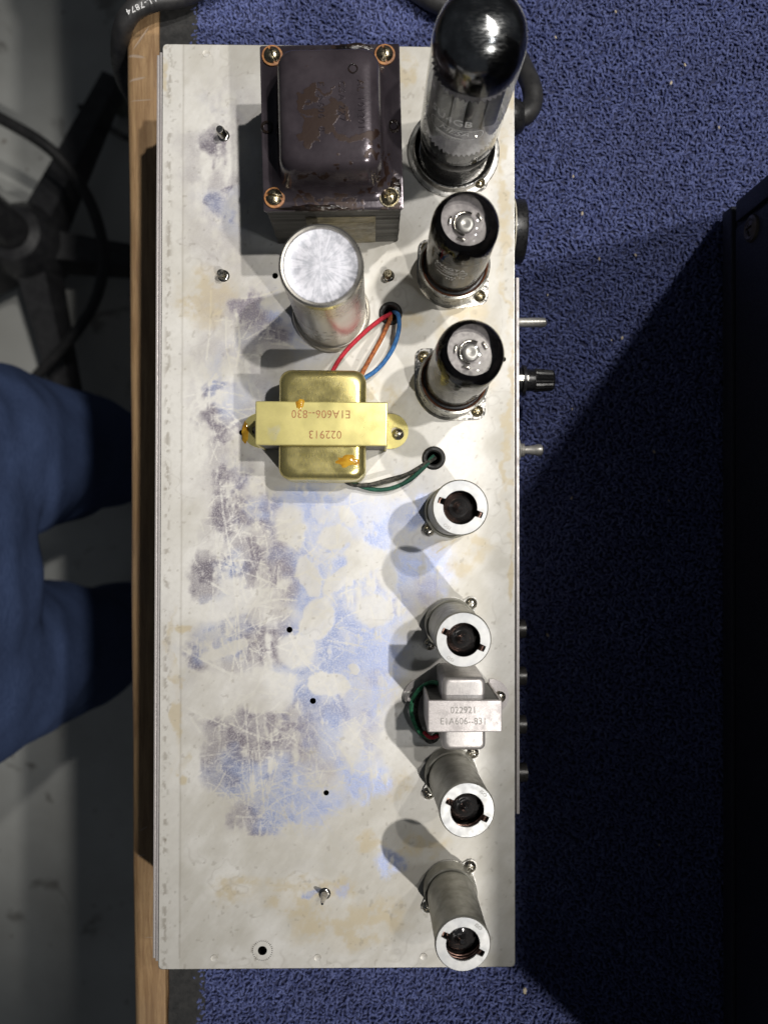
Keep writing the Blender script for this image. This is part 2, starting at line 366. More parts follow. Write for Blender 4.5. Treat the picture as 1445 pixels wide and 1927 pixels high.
def sheet(outer, holes, thick, z=0.0, bev=0.0, res=1):
    cu = bpy.data.curves.new('sheet', 'CURVE'); cu.dimensions = '2D'; cu.fill_mode = 'BOTH'
    cu.extrude = thick / 2 * .001 - bev * .001; cu.bevel_depth = bev * .001; cu.bevel_resolution = 1; cu.offset = -bev * .001
    for lp in [outer] + holes:
        s = cu.splines.new('POLY'); s.points.add(len(lp) - 1)
        for k, p in enumerate(lp): s.points[k].co = (p[0] * .001, p[1] * .001, 0, 1)
        s.use_cyclic_u = True
    ob = bpy.data.objects.new('tmp', cu); COL.objects.link(ob)
    dg = bpy.context.evaluated_depsgraph_get(); me = bpy.data.meshes.new_from_object(ob.evaluated_get(dg))
    bpy.data.objects.remove(ob); bpy.data.curves.remove(cu)
    me.transform(Matrix.Translation((0, 0, z * .001))); return fin(me, True, 30)
def circ(cx, cy, r, n=28, a0=0):
    return [(cx + r * math.cos(a0 + 2*math.pi*i/n), cy + r * math.sin(a0 + 2*math.pi*i/n)) for i in range(n)]
def text_mesh(s, size, ext=0.05, space=1.0, xs=1.0, shear=0.0):
    cu = bpy.data.curves.new('text', 'FONT'); cu.body = s; cu.size = size * .001; cu.extrude = ext * .001
    cu.align_x = 'CENTER'; cu.align_y = 'CENTER'; cu.space_character = space; cu.shear = shear; cu.resolution_u = 3
    ob = bpy.data.objects.new('tmp', cu); COL.objects.link(ob); ob.scale.x = 1
    dg = bpy.context.evaluated_depsgraph_get(); me = bpy.data.meshes.new_from_object(ob.evaluated_get(dg))
    bpy.data.objects.remove(ob); bpy.data.curves.remove(cu)
    if xs != 1.0: me.transform(Matrix.Scale(xs, 4, (1, 0, 0)))
    return me
def bend(me, rad, th0, z, flip=1):
    for v in me.vertices:
        a = th0 + v.co.x / (rad * .001); rr = rad * .001 + v.co.z
        v.co = Vector((rr * math.cos(a), rr * math.sin(a), z * .001 + v.co.y))
    me.update(); return me
def join(meshes):
    bm = bmesh.new()
    for m in meshes: bm.from_mesh(m)
    me = bpy.data.meshes.new('mesh'); bm.to_mesh(me); bm.free(); return fin(me)
def xf(me, loc=(0, 0, 0), rot=(0, 0, 0)):
    me.transform(Matrix.Translation(Vector(loc) * .001) @ Euler(rot).to_matrix().to_4x4()); return me

def obj(name, me, mat, parent=None, loc=(0, 0, 0), rot=(0, 0, 0), label=None):
    """loc in mm when parented"""
    if not me.materials: me.materials.append(M[mat])
    o = bpy.data.objects.new(name, me); COL.objects.link(o)
    if parent: o.parent = parent
    o.location = Vector(loc) * .001; o.rotation_euler = rot
    if label: o['label'] = label
    me.name = name; return o
def tag(o, label, cat, group=None):
    o['label'] = label; o['category'] = cat
    if group: o['group'] = group
    return o
def thing(name, label, cat, loc, rot=(0, 0, 0), group=None):
    o = bpy.data.objects.new(name, None); COL.objects.link(o); o.location = loc; o.rotation_euler = rot
    o.empty_display_size = 0.01
    return tag(o, label, cat, group)
def top(name, me, mat, label, cat, loc=(0, 0, 0), rot=(0, 0, 0), group=None):
    o = obj(name, me, mat); o.location = loc; o.rotation_euler = rot; return tag(o, label, cat, group)
def world_tube(pts, r, n=10, sub=8, taper=None):
    """control points (px, py, z mm) -> tube mesh relative to its first point"""
    P = [W(*p) * 1000 for p in pts]; o = P[0].copy()
    return tube([p - o for p in P], r, n, sub, taper), o * .001

def frame_mesh(w, h, th, n=30):
    """rounded frame outline, finely divided so that it can be bent"""
    P = rring(w/2, h/2, h*0.4, 0, 5); Q = rring(w/2 - th, h/2 - th, h*0.4 - th, 0, 5)
    def dens(L):
        o = []
        for i in range(len(L)):
            a_, b_ = Vector(L[i]), Vector(L[(i+1) % len(L)]); k = max(1, int((b_-a_).length / 0.8))
            for q in range(k): o.append((a_ + (b_-a_) * q / k, i, q, k))
        return o
    out = []; inn = []
    for i in range(len(P)):
        a_, b_ = Vector(P[i]), Vector(P[(i+1) % len(P)]); c_, d_ = Vector(Q[i]), Vector(Q[(i+1) % len(Q)])
        k = max(1, int((b_-a_).length / 0.8))
        for q in range(k): out.append(a_ + (b_-a_)*q/k); inn.append(c_ + (d_-c_)*q/k)
    n = len(out); v = [tuple(x) for x in out + inn]; f = [(i, (i+1) % n, n+(i+1) % n, n+i) for i in range(n)]
    return from_py(v, f)
def screw_head(r, h, kind='cross', n=30):
    """dome height field with a cut recess"""
    v, f, idx = [], [], {}
    def hz(x, y):
        d = math.hypot(x, y) / r
        z = h * (1 - d ** 2.6 * 0.75)
        sw, sl = r * 0.13, r * 0.62
        if kind == 'cross' and ((abs(x) < sw and abs(y) < sl) or (abs(y) < sw and abs(x) < sl)): z -= h * 0.62
        if kind == 'slot' and abs(x) < r * 0.12: z -= h * 0.5
        return z
    g = [(-1 + 2 * i / n) for i in range(n + 1)]
    def sq(u, w):   # square to disc
        return (u * math.sqrt(1 - w*w/2) * r, w * math.sqrt(1 - u*u/2) * r)
    for i, u in enumerate(g):
        for j, w in enumerate(g):
            x, y = sq(u, w); idx[i, j] = len(v); v.append((x, y, hz(x, y)))
    for i in range(n):
        for j in range(n): f.append((idx[i, j], idx[i+1, j], idx[i+1, j+1], idx[i, j+1]))
    per = [idx[i, 0] for i in range(n)] + [idx[n, j] for j in range(n)] + [idx[i, n] for i in range(n, 0, -1)] + [idx[0, j] for j in range(n, 0, -1)]
    b0 = len(v)
    for p in per: v.append((v[p][0], v[p][1], 0))
    for k in range(len(per)):
        k2 = (k + 1) % len(per); f.append((per[k], b0 + k, b0 + k2, per[k2]))
    return from_py(v, f, True, 32)
SCREW = screw_head(2.75, 1.9); SCREW.materials.append(M['steel'])
SCREW_BR = screw_head(2.75, 1.9); SCREW_BR.materials.append(M['brass_screw'])
SLOT = screw_head(3.4, 2.2, 'slot'); SLOT.materials.append(M['brass_screw'])
CROSS_BIG = screw_head(3.4, 2.2, 'cross'); CROSS_BIG.materials.append(M['brass_screw'])

# ================================================================== setting
def plane(name, x0, x1, y0, y1, z, mat):
    me = bpy.data.meshes.new(name); me.from_pydata([(x0, y0, z), (x1, y0, z), (x1, y1, z), (x0, y1, z)], [], [(0, 1, 2, 3)])
    return obj(name, me, mat)
fl = plane('floor', -3, 3, -3, 3, 0, 'floor'); fl['kind'] = 'structure'

ZB = -66.5   # bench mat surface (mm rel. chassis top)
bench = thing('workbench', 'wooden workbench with a worn, rounded front edge under the chassis', 'workbench', (0.25, 0, 0))
a = W(236, 0, ZB); b = W(249, 1927, ZB); ang = math.atan2(b.x - a.x, a.y - b.y)
lipw = 18.6
def lip():
    prof = [(0, -38), (0, -5.5), (0.6, -3), (2.2, -1.0), (4.5, 0), (lipw, 0), (lipw, -38)]
    n = 60; v = []; f = []
    L = 2400.0; k = len(prof)
    for i in range(n + 1):
        y = -L/2 + L * i / n; w1 = 0.25 * math.sin(i * 1.7) + 0.2 * math.sin(i * 0.63)
        for (x, z) in prof: v.append((x + (w1 if x < lipw else 0), y, z))
    for i in range(n):
        for q in range(k - 1): f.append((i*k+q, i*k+q+1, (i+1)*k+q+1, (i+1)*k+q))
    f.append(tuple(range(k))); f.append(tuple(n*k + q for q in range(k))[::-1])
    return from_py(v, f, True, 50)
mid = (a + b) / 2
o = obj('wood_edge', lip(), 'wood_edge', bench); o.location = (mid.x - 0.25, mid.y, Z0 + ZB * .001); o.rotation_euler = (0, 0, ang)
o = obj('bench_top', box(900, 2400, 34, 1.0), 'wood', bench); o.location = (mid.x - 0.25 + 0.469, 0, Z0 + ZB * .001 - 0.0212)
for sx in (0.06, 0.86):
    for sy in (-1.1, 1.1):
        o = obj('leg', box(60, 60, 960, 2), 'wood', bench); o.location = (mid.x - 0.25 + sx, sy, 0.48)

# carpet mat ---------------------------------------------------------
mat_root = thing('carpet_mat', 'blue looped carpet mat covering the bench top', 'carpet', (0, 0, Z0 + ZB * .001 - 0.0042))
xl0 = W(300, 0, ZB).x; xl1 = W(318, 1927, ZB).x; xr = 0.60
def rubber_border():
    y0, y1 = 0.33, -0.33
    def bx(y): return xl0 + (xl1 - xl0) * (0.5 - y / 0.575)
    me = bpy.data.meshes.new('rb'); v = []
    ys = np.linspace(-0.6, 0.6, 80)
    for y in ys:
        for z in (0.0, 0.0032): v.append((bx(y) + 0.0004 * math.sin(y * 140), y, z))
        xo = W(357, 0, ZB).x + (W(372, 1927, ZB).x - W(357, 0, ZB).x) * (0.5 - y / 0.575) + 0.004
        for z in (0.0030, 0.0): v.append((xo, y, z))
    f = []
    for i in range(len(ys) - 1):
        for q in range(3): f.append((4*i+q, 4*i+q+1, 4*i+q+5, 4*i+q+4))
    me.from_pydata(v, [], f); return fin(me)
obj('rubber_border', rubber_border(), 'rubber', mat_root)
back = bpy.data.meshes.new('back'); bx0 = W(362, 960, ZB).x
back.from_pydata([(bx0 - 0.001, -0.6, 0.0018), (xr, -0.6, 0.0018), (xr, 0.6, 0.0018), (bx0 - 0.001, 0.6, 0.0018)], [], [(0, 1, 2, 3)])
obj('backing', back, 'carpet_back', mat_root)
def pile():
    sp = 2.05
    xs = np.arange(bx0 * 1000, 330, sp); ys = np.arange(-330, 330, sp * 0.92)
    gx, gy = np.meshgrid(xs, ys); gx = gx + (np.arange(gx.shape[0]) % 2)[:, None] * sp / 2
    gx = gx.ravel() + rng.normal(0, 0.45, gx.size); gy = gy.ravel() + rng.normal(0, 0.42, gy.size)
    xe0 = W(357, 0, ZB).x * 1000; xe1 = W(372, 1927, ZB).x * 1000
    edge = xe0 + (xe1 - xe0) * (0.5 - gy / 575) + rng.normal(0, 0.7, gx.size)
    ch = np.array([[W(300, 70, 0).x, W(970, 1835, -60).y], [W(945, 70, -60).x, W(300, 70, -60).y]]) * 1000
    under = (gx > ch[0, 0] + 22) & (gx < ch[1, 0] - 14) & (gy > ch[0, 1] + 18) & (gy < ch[1, 1] - 18)   # hidden below the chassis
    cab = gx > W(1352, 960, ZB).x * 1000 + 8; cab &= gy < W(1352, 405, ZB).y * 1000 - 8
    keep = (gx > edge) & ~under & ~cab
    gx, gy = gx[keep], gy[keep]; n = gx.size
    # loop template: arch of yarn
    nr, ns = 5, 4; tv = []
    for i in range(nr):
        a = math.pi * (0.02 + 0.96 * i / (nr - 1)); cx, cz = 0.92 * math.cos(a), 1.5 * math.sin(a)
        tx, tz = -0.92 * math.sin(a), 1.5 * math.cos(a); L = math.hypot(tx, tz); nx, nz = -tz / L, tx / L
        rr = 0.60
        for k in range(ns):
            b_ = 2 * math.pi * k / ns
            tv.append((cx + rr * math.cos(b_) * nx, rr * math.sin(b_), cz + rr * math.cos(b_) * nz))
    tv = np.array(tv); tf = []
    for i in range(nr - 1):
        for k in range(ns): tf.append((i*ns+k, i*ns+(k+1) % ns, (i+1)*ns+(k+1) % ns, (i+1)*ns+k))
    tf = np.array(tf)
    th = rng.uniform(0, 2*np.pi, n); s = rng.uniform(0.75, 1.35, n); hz = rng.uniform(0.7, 1.3, n) * (1 + 0.12*np.sin(gx*0.045)*np.sin(gy*0.06+1))
    lean = rng.normal(0, 0.38, (n, 2))
    x = tv[None, :, 0] * s[:, None]; y = tv[None, :, 1] * s[:, None]; z = tv[None, :, 2] * hz[:, None]
    X = x*np.cos(th)[:, None] - y*np.sin(th)[:, None] + lean[:, :1]*z + gx[:, None]
    Y = x*np.sin(th)[:, None] + y*np.cos(th)[:, None] + lean[:, 1:]*z + gy[:, None]
    V = np.stack([X, Y, z + 1.7], -1).reshape(-1, 3) * .001
    F = (tf[None] + (np.arange(n) * len(tv))[:, None, None]).reshape(-1, 4)
    me = bpy.data.meshes.new('pile'); me.vertices.add(len(V)); me.vertices.foreach_set('co', V.ravel().astype(np.float32))
    me.loops.add(F.size); me.loops.foreach_set('vertex_index', F.ravel().astype(np.int32))
    me.polygons.add(len(F)); me.polygons.foreach_set('loop_start', np.arange(0, F.size, 4, dtype=np.int32))
    me.polygons.foreach_set('use_smooth', np.ones(len(F), dtype=bool)); me.update(calc_edges=True); me.validate(); return me
o = obj('carpet_pile', pile(), 'carpet', mat_root); o['kind'] = 'stuff'

# ================================================================== chassis
CH = thing('amp_chassis', 'scratched and stained zinc-plated amplifier chassis lying on the carpet', 'chassis', (0, 0, Z0))
C4 = [W(306, 82), W(968, 89), W(969.5, 1820), W(298, 1825)]
C4 = [(p.x * 1000, p.y * 1000) for p in C4]
def round_poly(P, r, n=5):
    out = []
    for i, p in enumerate(P):
        p = Vector(p); a_ = (Vector(P[i-1]) - p).normalized(); b_ = (Vector(P[(i+1) % len(P)]) - p).normalized()
        for k in range(n + 1):
            t = k / n; q = (1-t)**2 * (p + a_*r) + 2*t*(1-t) * p + t*t * (p + b_*r); out.append((q.x, q.y))
    return out
def hole(px, py, rpx, n=28): p = W(px, py); return circ(p.x * 1000, p.y * 1000, rpx * 0.25, n)
# ---- top skin: a fine grid whose vertices carry the wear of the plating
def fbm(x, y, cell, octv=4, gain=0.55, seed=0):
    """value noise, cell in mm, returns about 0..1"""
    out = np.zeros_like(x); amp = 1.0; tot = 0.0
    for o_ in range(octv):
        g = np.random.default_rng(seed * 31 + o_).random((512, 512)); c = cell / 2 ** o_
        u = x / c + 1000.3 + 17 * o_; v = y / c + 1000.7 + 29 * o_
        i = np.floor(u).astype(int); j = np.floor(v).astype(int); fu = u - i; fv = v - j
        fu = fu*fu*fu*(fu*(fu*6-15)+10); fv = fv*fv*fv*(fv*(fv*6-15)+10); i %= 512; j %= 512; i2 = (i+1) % 512; j2 = (j+1) % 512
        out += amp * ((g[i, j]*(1-fu) + g[i2, j]*fu)*(1-fv) + (g[i, j2]*(1-fu) + g[i2, j2]*fu)*fv); tot += amp; amp *= gain
    return out / tot
def sstep(a, b, x): k = np.clip((x - a) / (b - a), 0, 1); return k*k*(3-2*k)
def plate_skin():
    nx, ny = 326, 850
    U, V = np.meshgrid(np.linspace(0, 1, nx), np.linspace(0, 1, ny), indexing='ij')
    tl, tr, br, bl = [np.array(c) for c in C4]
    ins = 0.35
    def corner(c, sx, sy): return c + np.array((sx * ins, sy * ins))
    tl, tr, br, bl = corner(tl, 1, -1), corner(tr, -1, -1), corner(br, -1, 1), corner(bl, 1, 1)
    X = (bl[0]*(1-U) + br[0]*U)*(1-V) + (tl[0]*(1-U) + tr[0]*U)*V
    Y = (bl[1]*(1-U) + br[1]*U)*(1-V) + (tl[1]*(1-U) + tr[1]*U)*V
    X = X.copy(); Y = Y.copy(); dead = np.zeros_like(X, bool); cell = 0.515
    # round the corners
    for (cx, cy_) in (tl, tr, br, bl):
        r = 2.0; ccx = cx + (r if cx < 0 else -r); ccy = cy_ + (r if cy_ < 0 else -r)
        m = (np.sign(cx) * (X - ccx) > 0) & (np.sign(cy_) * (Y - ccy) > 0); d = np.hypot(X - ccx, Y - ccy); q = m & (d > r)
        X[q] = ccx + (X[q]-ccx)/d[q]*r; Y[q] = ccy + (Y[q]-ccy)/d[q]*r
    for (px, py, rp) in HOLE_PX:
        p = W(px, py) * 1000; r = rp * 0.25; d = np.hypot(X - p.x, Y - p.y)
        snap = np.abs(d - r) < cell * 0.72; dead |= (d < r) & ~snap
        X[snap] = p.x + (X[snap]-p.x)/np.maximum(d[snap], 1e-6)*r; Y[snap] = p.y + (Y[snap]-p.y)/np.maximum(d[snap], 1e-6)*r
    # photo-pixel coordinates on the plate for laying out the wear
    k = 0.25017; c0 = W(722.5, 963.5) * 1000
    PX = 722.5 + (X - c0.x) / k; PY = 963.5 - (Y - c0.y) / k
    n1 = fbm(PX, PY, 60, 5, 0.6, 1); n2 = fbm(PX, PY, 60, 5, 0.6, 2)
    WX = PX + (n1 - .5) * 70; WY = PY + (n2 - .5) * 70
    def blob(b, warp=True, soft=0.35):
        px, py, rx, ry = b[:4]; rot = R(b[4]) if len(b) > 4 else 0; sf = b[5] if len(b) > 5 else soft
        x_ = (WX if warp else PX*0.6 + WX*0.4) - px; y_ = -((WY if warp else PY*0.6 + WY*0.4) - py)
        u = (x_*math.cos(rot) + y_*math.sin(rot))/rx; v = (-x_*math.sin(rot) + y_*math.cos(rot))/ry
        return sstep(1 + sf, 1 - sf, np.hypot(u, v))
    def union(L, **kw):
        o = np.zeros_like(PX)
        for b in L: o = np.maximum(o, blob(b, **kw))
        return o
    bare = union([
        (412,272,24,26), (408,305,18,14), (404,388,22,22), (430,412,16,14), (425,360,14,8), (462,570,34,34), (500,610,60,34,-30), (402,742,26,18,20), (398,790,30,20), (420,820,24,12),
        (446,890,40,46), (450,975,46,52), (560,960,110,46), (660,985,110,62,-12), (385,1085,24,48), (470,1065,66,46), (540,1050,60,50), (620,1110,100,62),
        (470,1205,92,44,-10), (600,1215,120,66), (690,1240,70,70), (560,1330,110,48), (430,1420,46,86,10), (520,1430,80,110), (640,1360,100,110), (580,1520,90,40), (480,1545,46,36),
        (720,1130,60,60), (780,965,44,40), (800,1080,50,60), (690,1470,50,44), (596,1668,12,10), (642,1668,14,16), (740,1620,26,30), (380,1240,26,30)])
    clean = union([
        (632,1012,30,22,0,.14), (652,975,13,24,30,.2), (580,1085,20,40,20,.12), (638,1095,40,17,32,.12), (592,1165,32,40,0,.1), (690,1045,38,28,0,.2), (704,1150,34,32,0,.2),
        (618,1288,36,22,-8,.1), (470,1292,90,32,8,.2), (505,1308,48,34,0,.14), (410,1310,56,40,0,.25), (560,1222,36,34,0,.2), (352,1440,28,34,0,.15), (345,1500,26,46,0,.15),
        (440,1135,80,20,18,.25), (430,1225,44,12,18,.2), (440,1100,26,20,0,.3), (545,985,24,40,0,.3), (660,1400,22,40,0,.35), (700,1560,90,40,0,.4), (520,1600,120,22,0,.4), (735,1090,18,22,0,.3), (560,1010,14,26,0,.3), (665,1262,12,9,0,.1), (770,1380,60,60,0,.4)], warp=False)
    streak = fbm(PX, PY * 0.16, 16, 4, 0.6, 5); midn = fbm(PX, PY, 26, 5, 0.62, 6)
    bm = np.clip(bare - clean * 0.86, 0, 1) * sstep(0.40, 0.58, 0.5*streak + 0.5*midn + 0.10)
    haze = union([(560,1180,190,330,0,.5), (640,1000,190,130,0,.5), (420,330,70,160,0,.6), (430,760,70,160,0,.6), (520,600,120,80,0,.6)]) * np.clip(1 - clean*.8, 0, 1)
    bm = np.maximum(bm * (0.62 + 0.38*sstep(.40, .60, fbm(PX, PY, 46, 5, .65, 21))), 0.46 * haze * sstep(.34, .62, fbm(PX, PY*0.6, 52, 6, .68, 22)))
    # scratches
    ln = np.zeros_like(PX)
    def seg(x1, y1, x2, y2, w, s=1.0):
        x0, x9 = sorted((x1, x2)); y0, y9 = sorted((y1, y2)); m = (PX > x0-6) & (PX < x9+6) & (PY > y0-6) & (PY < y9+6)
        if not m.any(): return
        dx, dy = x2-x1, y2-y1; L2 = dx*dx+dy*dy + 1e-6; t = np.clip(((PX[m]-x1)*dx + (PY[m]-y1)*dy)/L2, 0, 1)
        d = np.hypot(PX[m]-(x1+t*dx), PY[m]-(y1+t*dy)); fade = 0.35 + 0.65*np.sin(np.pi*np.clip(t, .03, .97))
        ln[m] = np.maximum(ln[m], 0.8*s*fade*sstep(w + 1.3, w*0.3, d))
    def curve(pts, w, s):
        P_ = catmull([(a_, b_, 0) for a_, b_ in pts], 6)
        for a_, b_ in zip(P_[:-1], P_[1:]): seg(a_.x, a_.y, b_.x, b_.y, w, s)
    for c_ in [[(415,905),(422,970),(434,1040),(446,1130),(456,1272)], [(462,1325),(468,1410),(476,1500)], [(482,1330),(490,1430),(499,1530)], [(432,1360),(470,1378),(512,1392),(545,1386)], [(345,1222),(400,1250),(452,1276)], [(352,1330),(428,1366)],
               [(615,1205),(650,1210),(690,1218)], [(470,1220),(486,1227),(512,1226)], [(590,1088),(612,1091),(640,1090)], [(445,590),(452,640),(446,690)], [(560,1130),(520,1128),(470,1142)]]: curve(c_, 1.2, 0.95)
    rs = random.Random(5)
    for (cx, cy_, sx, sy, n, L) in [(440,985,45,60,70,34), (470,1060,60,50,40,30), (440,1420,40,80,80,26), (520,1450,60,90,50,40), (480,1540,40,40,40,34), (460,1200,70,40,40,34), (560,1330,110,50,40,30), (620,1110,90,70,30,30), (600,1230,90,70,36,40), (400,770,40,50,30,26), (450,640,40,60,30,30), (640,1400,70,90,40,34), (560,640,150,100,20,30), (600,1000,130,60,30,26), (640,1500,160,150,60,16), (860,700,80,260,60,16)]:
        for _ in range(n):
            x = rs.gauss(cx, sx*0.7); y = rs.gauss(cy_, sy*0.7); a_ = rs.choice((rs.gauss(1.45, .25), rs.gauss(0.5, .35), rs.gauss(-0.55, .4))); l = rs.expovariate(1/L) + 5
            bx_ = rs.uniform(-.25, .25)*l; curve([(x, y), (x + l*.5*math.cos(a_) - bx_*.4*math.sin(a_), y + l*.5*math.sin(a_) + bx_*.4*math.cos(a_)), (x + l*math.cos(a_), y + l*math.sin(a_))], rs.uniform(.3, .9), rs.uniform(.35, .95))
    stain = union([(440,1672,50,34), (590,1660,90,20), (660,1735,110,44,8), (560,1700,60,30), (760,130,26,40), (790,1590,40,20), (952,330,12,170), (960,760,7,300), (352,1180,16,6,10,.25), (350,1450,9,16), (330,1300,8,140), (700,1590,30,14), (745,1480,40,22), (640,230,40,60), (780,620,30,20), (312,140,8,50), (380,560,50,60), (860,1040,60,30), (700,770,60,40), (890,640,50,80)])
    stain = stain * (0.15 + 0.55*sstep(.38, .62, midn)); strong = union([(350,1180,17,6,10,.2), (962,1095,5,40,0,.2), (352,1470,6,10)], warp=False); stain = np.maximum(stain, strong*np.array(.75))
    # tide lines round dried spills
    big = fbm(PX, PY, 150, 4, 0.55, 9); tide = np.exp(-((np.abs(big - .52))/.006)**2) * sstep(.45, .6, fbm(PX, PY, 90, 3, .5, 10))
    tone = np.clip(0.18 + 0.64*sstep(.36, .64, big) + 0.75*(fbm(PX, PY, 60, 6, .65, 11) - .5) + 0.7*(fbm(PX*0.8 + PY*0.5, PY*0.35, 20, 5, .7, 31) - .5), 0, 1)
    rub = union([(700,690,120,60,-30), (640,560,60,60), (860,860,60,40), (850,480,60,40), (480,1790,100,20), (560,1120,260,300,0,.6)]); tone = np.clip(tone + .22*rub, 0, 1)
    dirt = 0.30*sstep(.82, .86, fbm(PX, PY, 9, 2, .5, 12)) + 0.20*tide + 0.05*sstep(.55, .75, fbm(PX, PY, 60, 5, .7, 13))
    dirt += 0.35*np.exp(-(np.abs(PX - (343 - .004*(PY-960)) - 2*(fbm(PX*0, PY, 40, 3, .5, 3) - .5))/1.6)**2) * (PY < 1800)            # edge of the old strip on the left lip
    dirt += 0.55*np.exp(-((PX - (316 - .0055*(PY-960)))/5.5)**2) * sstep(.52, .66, fbm(PX*1.4, PY, 11, 3, .6, 14))                       # row of marks along the bend
    dirt += 0.5*np.exp(-(np.abs(np.hypot(PX-494, PY-1789) - 19)/3)**2) * sstep(.5, .7, fbm(PX, PY, 7, 2, .5, 15))
    tone = np.where(PX < 343 - .004*(PY-960), np.clip(tone*.5 + .42, 0, 1), tone)
    hue = sstep(.40, .62, 0.55*fbm(PX, PY, 90, 4, .55, 16) + 0.28*np.clip((520 - PX)/240 + .5, 0, 1) + .08)
    n = X.size; idx = np.arange(n).reshape(nx, ny)
    F = np.stack([idx[:-1, :-1], idx[1:, :-1], idx[1:, 1:], idx[:-1, 1:]], -1).reshape(-1, 4); F = F[~dead.ravel()[F].any(1)]
    # drop faces that collapsed onto a hole rim
    V3 = np.stack([X.ravel(), Y.ravel(), np.zeros(n)], -1) * .001
    def rimface(F):
        o = np.zeros(len(F), bool)
        for (px, py, rp) in HOLE_PX:
            p = W(px, py); d = np.hypot(V3[F, 0].mean(1) - p.x, V3[F, 1].mean(1) - p.y); o |= d < rp * 0.25e-3 * 0.97
        return o
    F = F[~rimface(F)]
    me = bpy.data.meshes.new('skin'); me.vertices.add(n); me.vertices.foreach_set('co', V3.ravel().astype(np.float32))
    me.loops.add(F.size); me.loops.foreach_set('vertex_index', F.ravel().astype(np.int32)); me.polygons.add(len(F)); me.polygons.foreach_set('loop_start', np.arange(0, F.size, 4, dtype=np.int32)); me.update(calc_edges=True)
    for nm, ch in (('wear', (bm, stain, ln)), ('film', (tone, dirt, hue))):
        at = me.attributes.new(nm, 'FLOAT_COLOR', 'POINT'); d = np.ones((n, 4), np.float32)
        for q, c_ in enumerate(ch): d[:, q] = np.clip(c_, 0, 1).ravel()
        at.data.foreach_set('color', d.ravel())
    return me
HOLE_PX = [(518, 519, 5.6), (545, 1185, 5.8), (589, 1319, 5.8), (614, 1492, 5.2), (455, 814, 5.0), (474, 814, 4.6), (947, 676, 4.8), (494, 1789, 8.6), (735, 590, 20), (816, 862, 20), (776, 1312, 10)]
def top_plate():
    sk = plate_skin(); sh = sheet(round_poly(C4, 2.2), [hole(*h) for h in HOLE_PX], 1.2, -0.62, 0.25)
    sh.polygons.foreach_set('material_index', [1] * len(sh.polygons))
    me = join([sk, sh]); me.materials.append(M['plate']); me.materials.append(M['zinc']); return me
obj('top_plate', top_plate(), 'plate', CH)
def wall(name, p, q, h, th, z=-1.25, mat='zinc', bev=0.3):
    p, q = Vector(p), Vector(q); L = (q - p).length; c = (p + q) / 2
    return obj(name, box(L, th, h, bev), mat, CH, (c.x, c.y, z - h / 2), (0, 0, math.atan2((q - p).y, (q - p).x)))
def inset(i, j, d, e=0.0):
    p, q = Vector(C4[i]), Vector(C4[j]); t = (q - p).normalized(); nrm = Vector((t.y, -t.x)); return p + nrm * d + t * e, q + nrm * d - t * e
wall('side_wall', *inset(0, 1, 0.9, 2.2), 65.4, 1.2); wall('side_wall', *inset(1, 2, 0.9, 2.2), 65.4, 1.2)
wall('side_wall', *inset(2, 3, 0.9, 2.2), 65.4, 1.2); wall('side_wall', *inset(3, 0, 0.9, 2.2), 65.4, 1.2)
obj('bottom_pan', sheet([(x * 0.985, y * 0.995) for x, y in C4], [], 1.0, -65.9), 'black_plastic', CH)
# two strips of folded flange standing out from the left side
p, q = inset(3, 0, -0.75, 3.5); wall('flange', p, q, 20, 1.5, -0.9, 'grey_steel')
p, q = inset(3, 0, -2.35, 4.5); wall('flange', p, q, 16, 1.2, -1.5, 'grey_steel')
# face plate on the right side
pt, pb = W(973.5, 522, -1.5) * 1000, W(974.5, 1532, -1.5) * 1000
wall('face_plate', (pt.x, pt.y), (pb.x, pb.y), 56, 1.5, -1.6, 'grey_steel')
for (x, y, r) in [(389, 101, 7.5), (404, 1803, 7), (598, 1802, 7), (797, 1800, 7)]:
    p = W(x, y); obj('weld_dimple', lathe([(0, 0.14), (r*.25*.7, 0.12), (r*.25*.92, 0.22), (r*.25, -0.05)], 24), 'dimple', CH, (p.x*1000, p.y*1000, 0.0))
# knurled star-washer bite around the lower hole
p = W(494, 1789); marks = []
for k in range(30):
    a_ = 2*math.pi*k/30; marks.append(xf(box(0.55, 0.28, 0.16, 0.05, 1), (4.6*math.cos(a_), 4.6*math.sin(a_), 0.05), (0, 0, a_)))
o = obj('washer_bite_marks', join(marks), 'dark_metal', CH, (p.x*1000, p.y*1000, 0)); o['kind'] = 'stuff'
GROM = ringlathe([(3.1, -1.6), (5.2, -1.6), (5.6, -0.6), (5.5, 0.5), (4.7, 1.25), (3.8, 1.1), (3.1, 0.2)], 36); GROM.materials.append(M['rubber'])
for (x, y) in [(735, 590), (816, 862)]:
    p = W(x, y); obj('rubber_grommet', GROM, 'rubber', CH, (p.x*1000, p.y*1000, 0))
# stud tips coming up through the plate
def stud(r, h, n=5, point=False):
    prof = [(0, 0)]; prof = []
    for k in range(n):
        z = h * k / n; s = 1 - 0.62 * (k / n) if point else 1
        prof += [(r * s, z), (r * s * 0.8, z + h / n * 0.5)]
    prof += [(r * (0.3 if point else 0.8), h), (0, h + 0.1)]
    return lathe(prof, 16, True, 20)
for (x, y, r, h, mt, pt_) in [(421, 255, 2.0, 7, 'chrome', False), (421, 519, 2.0, 5.5, 'steel', False), (731, 519, 2.0, 5.0, 'brass_screw', False), (611, 1682, 2.0, 8.5, 'chrome', True)]:
    p = W(x, y); sc_ = obj('stud_tip', stud(r, h, 6, pt_), mt, CH, (p.x*1000, p.y*1000, 0.0), (R(3), R(-4), 0))
    obj('burr', ringlathe([(r*0.9, 0), (r*1.45, 0), (r*1.25, 0.5), (r*0.95, 0.7)], 20), 'chrome', CH, (p.x*1000, p.y*1000, 0.0))

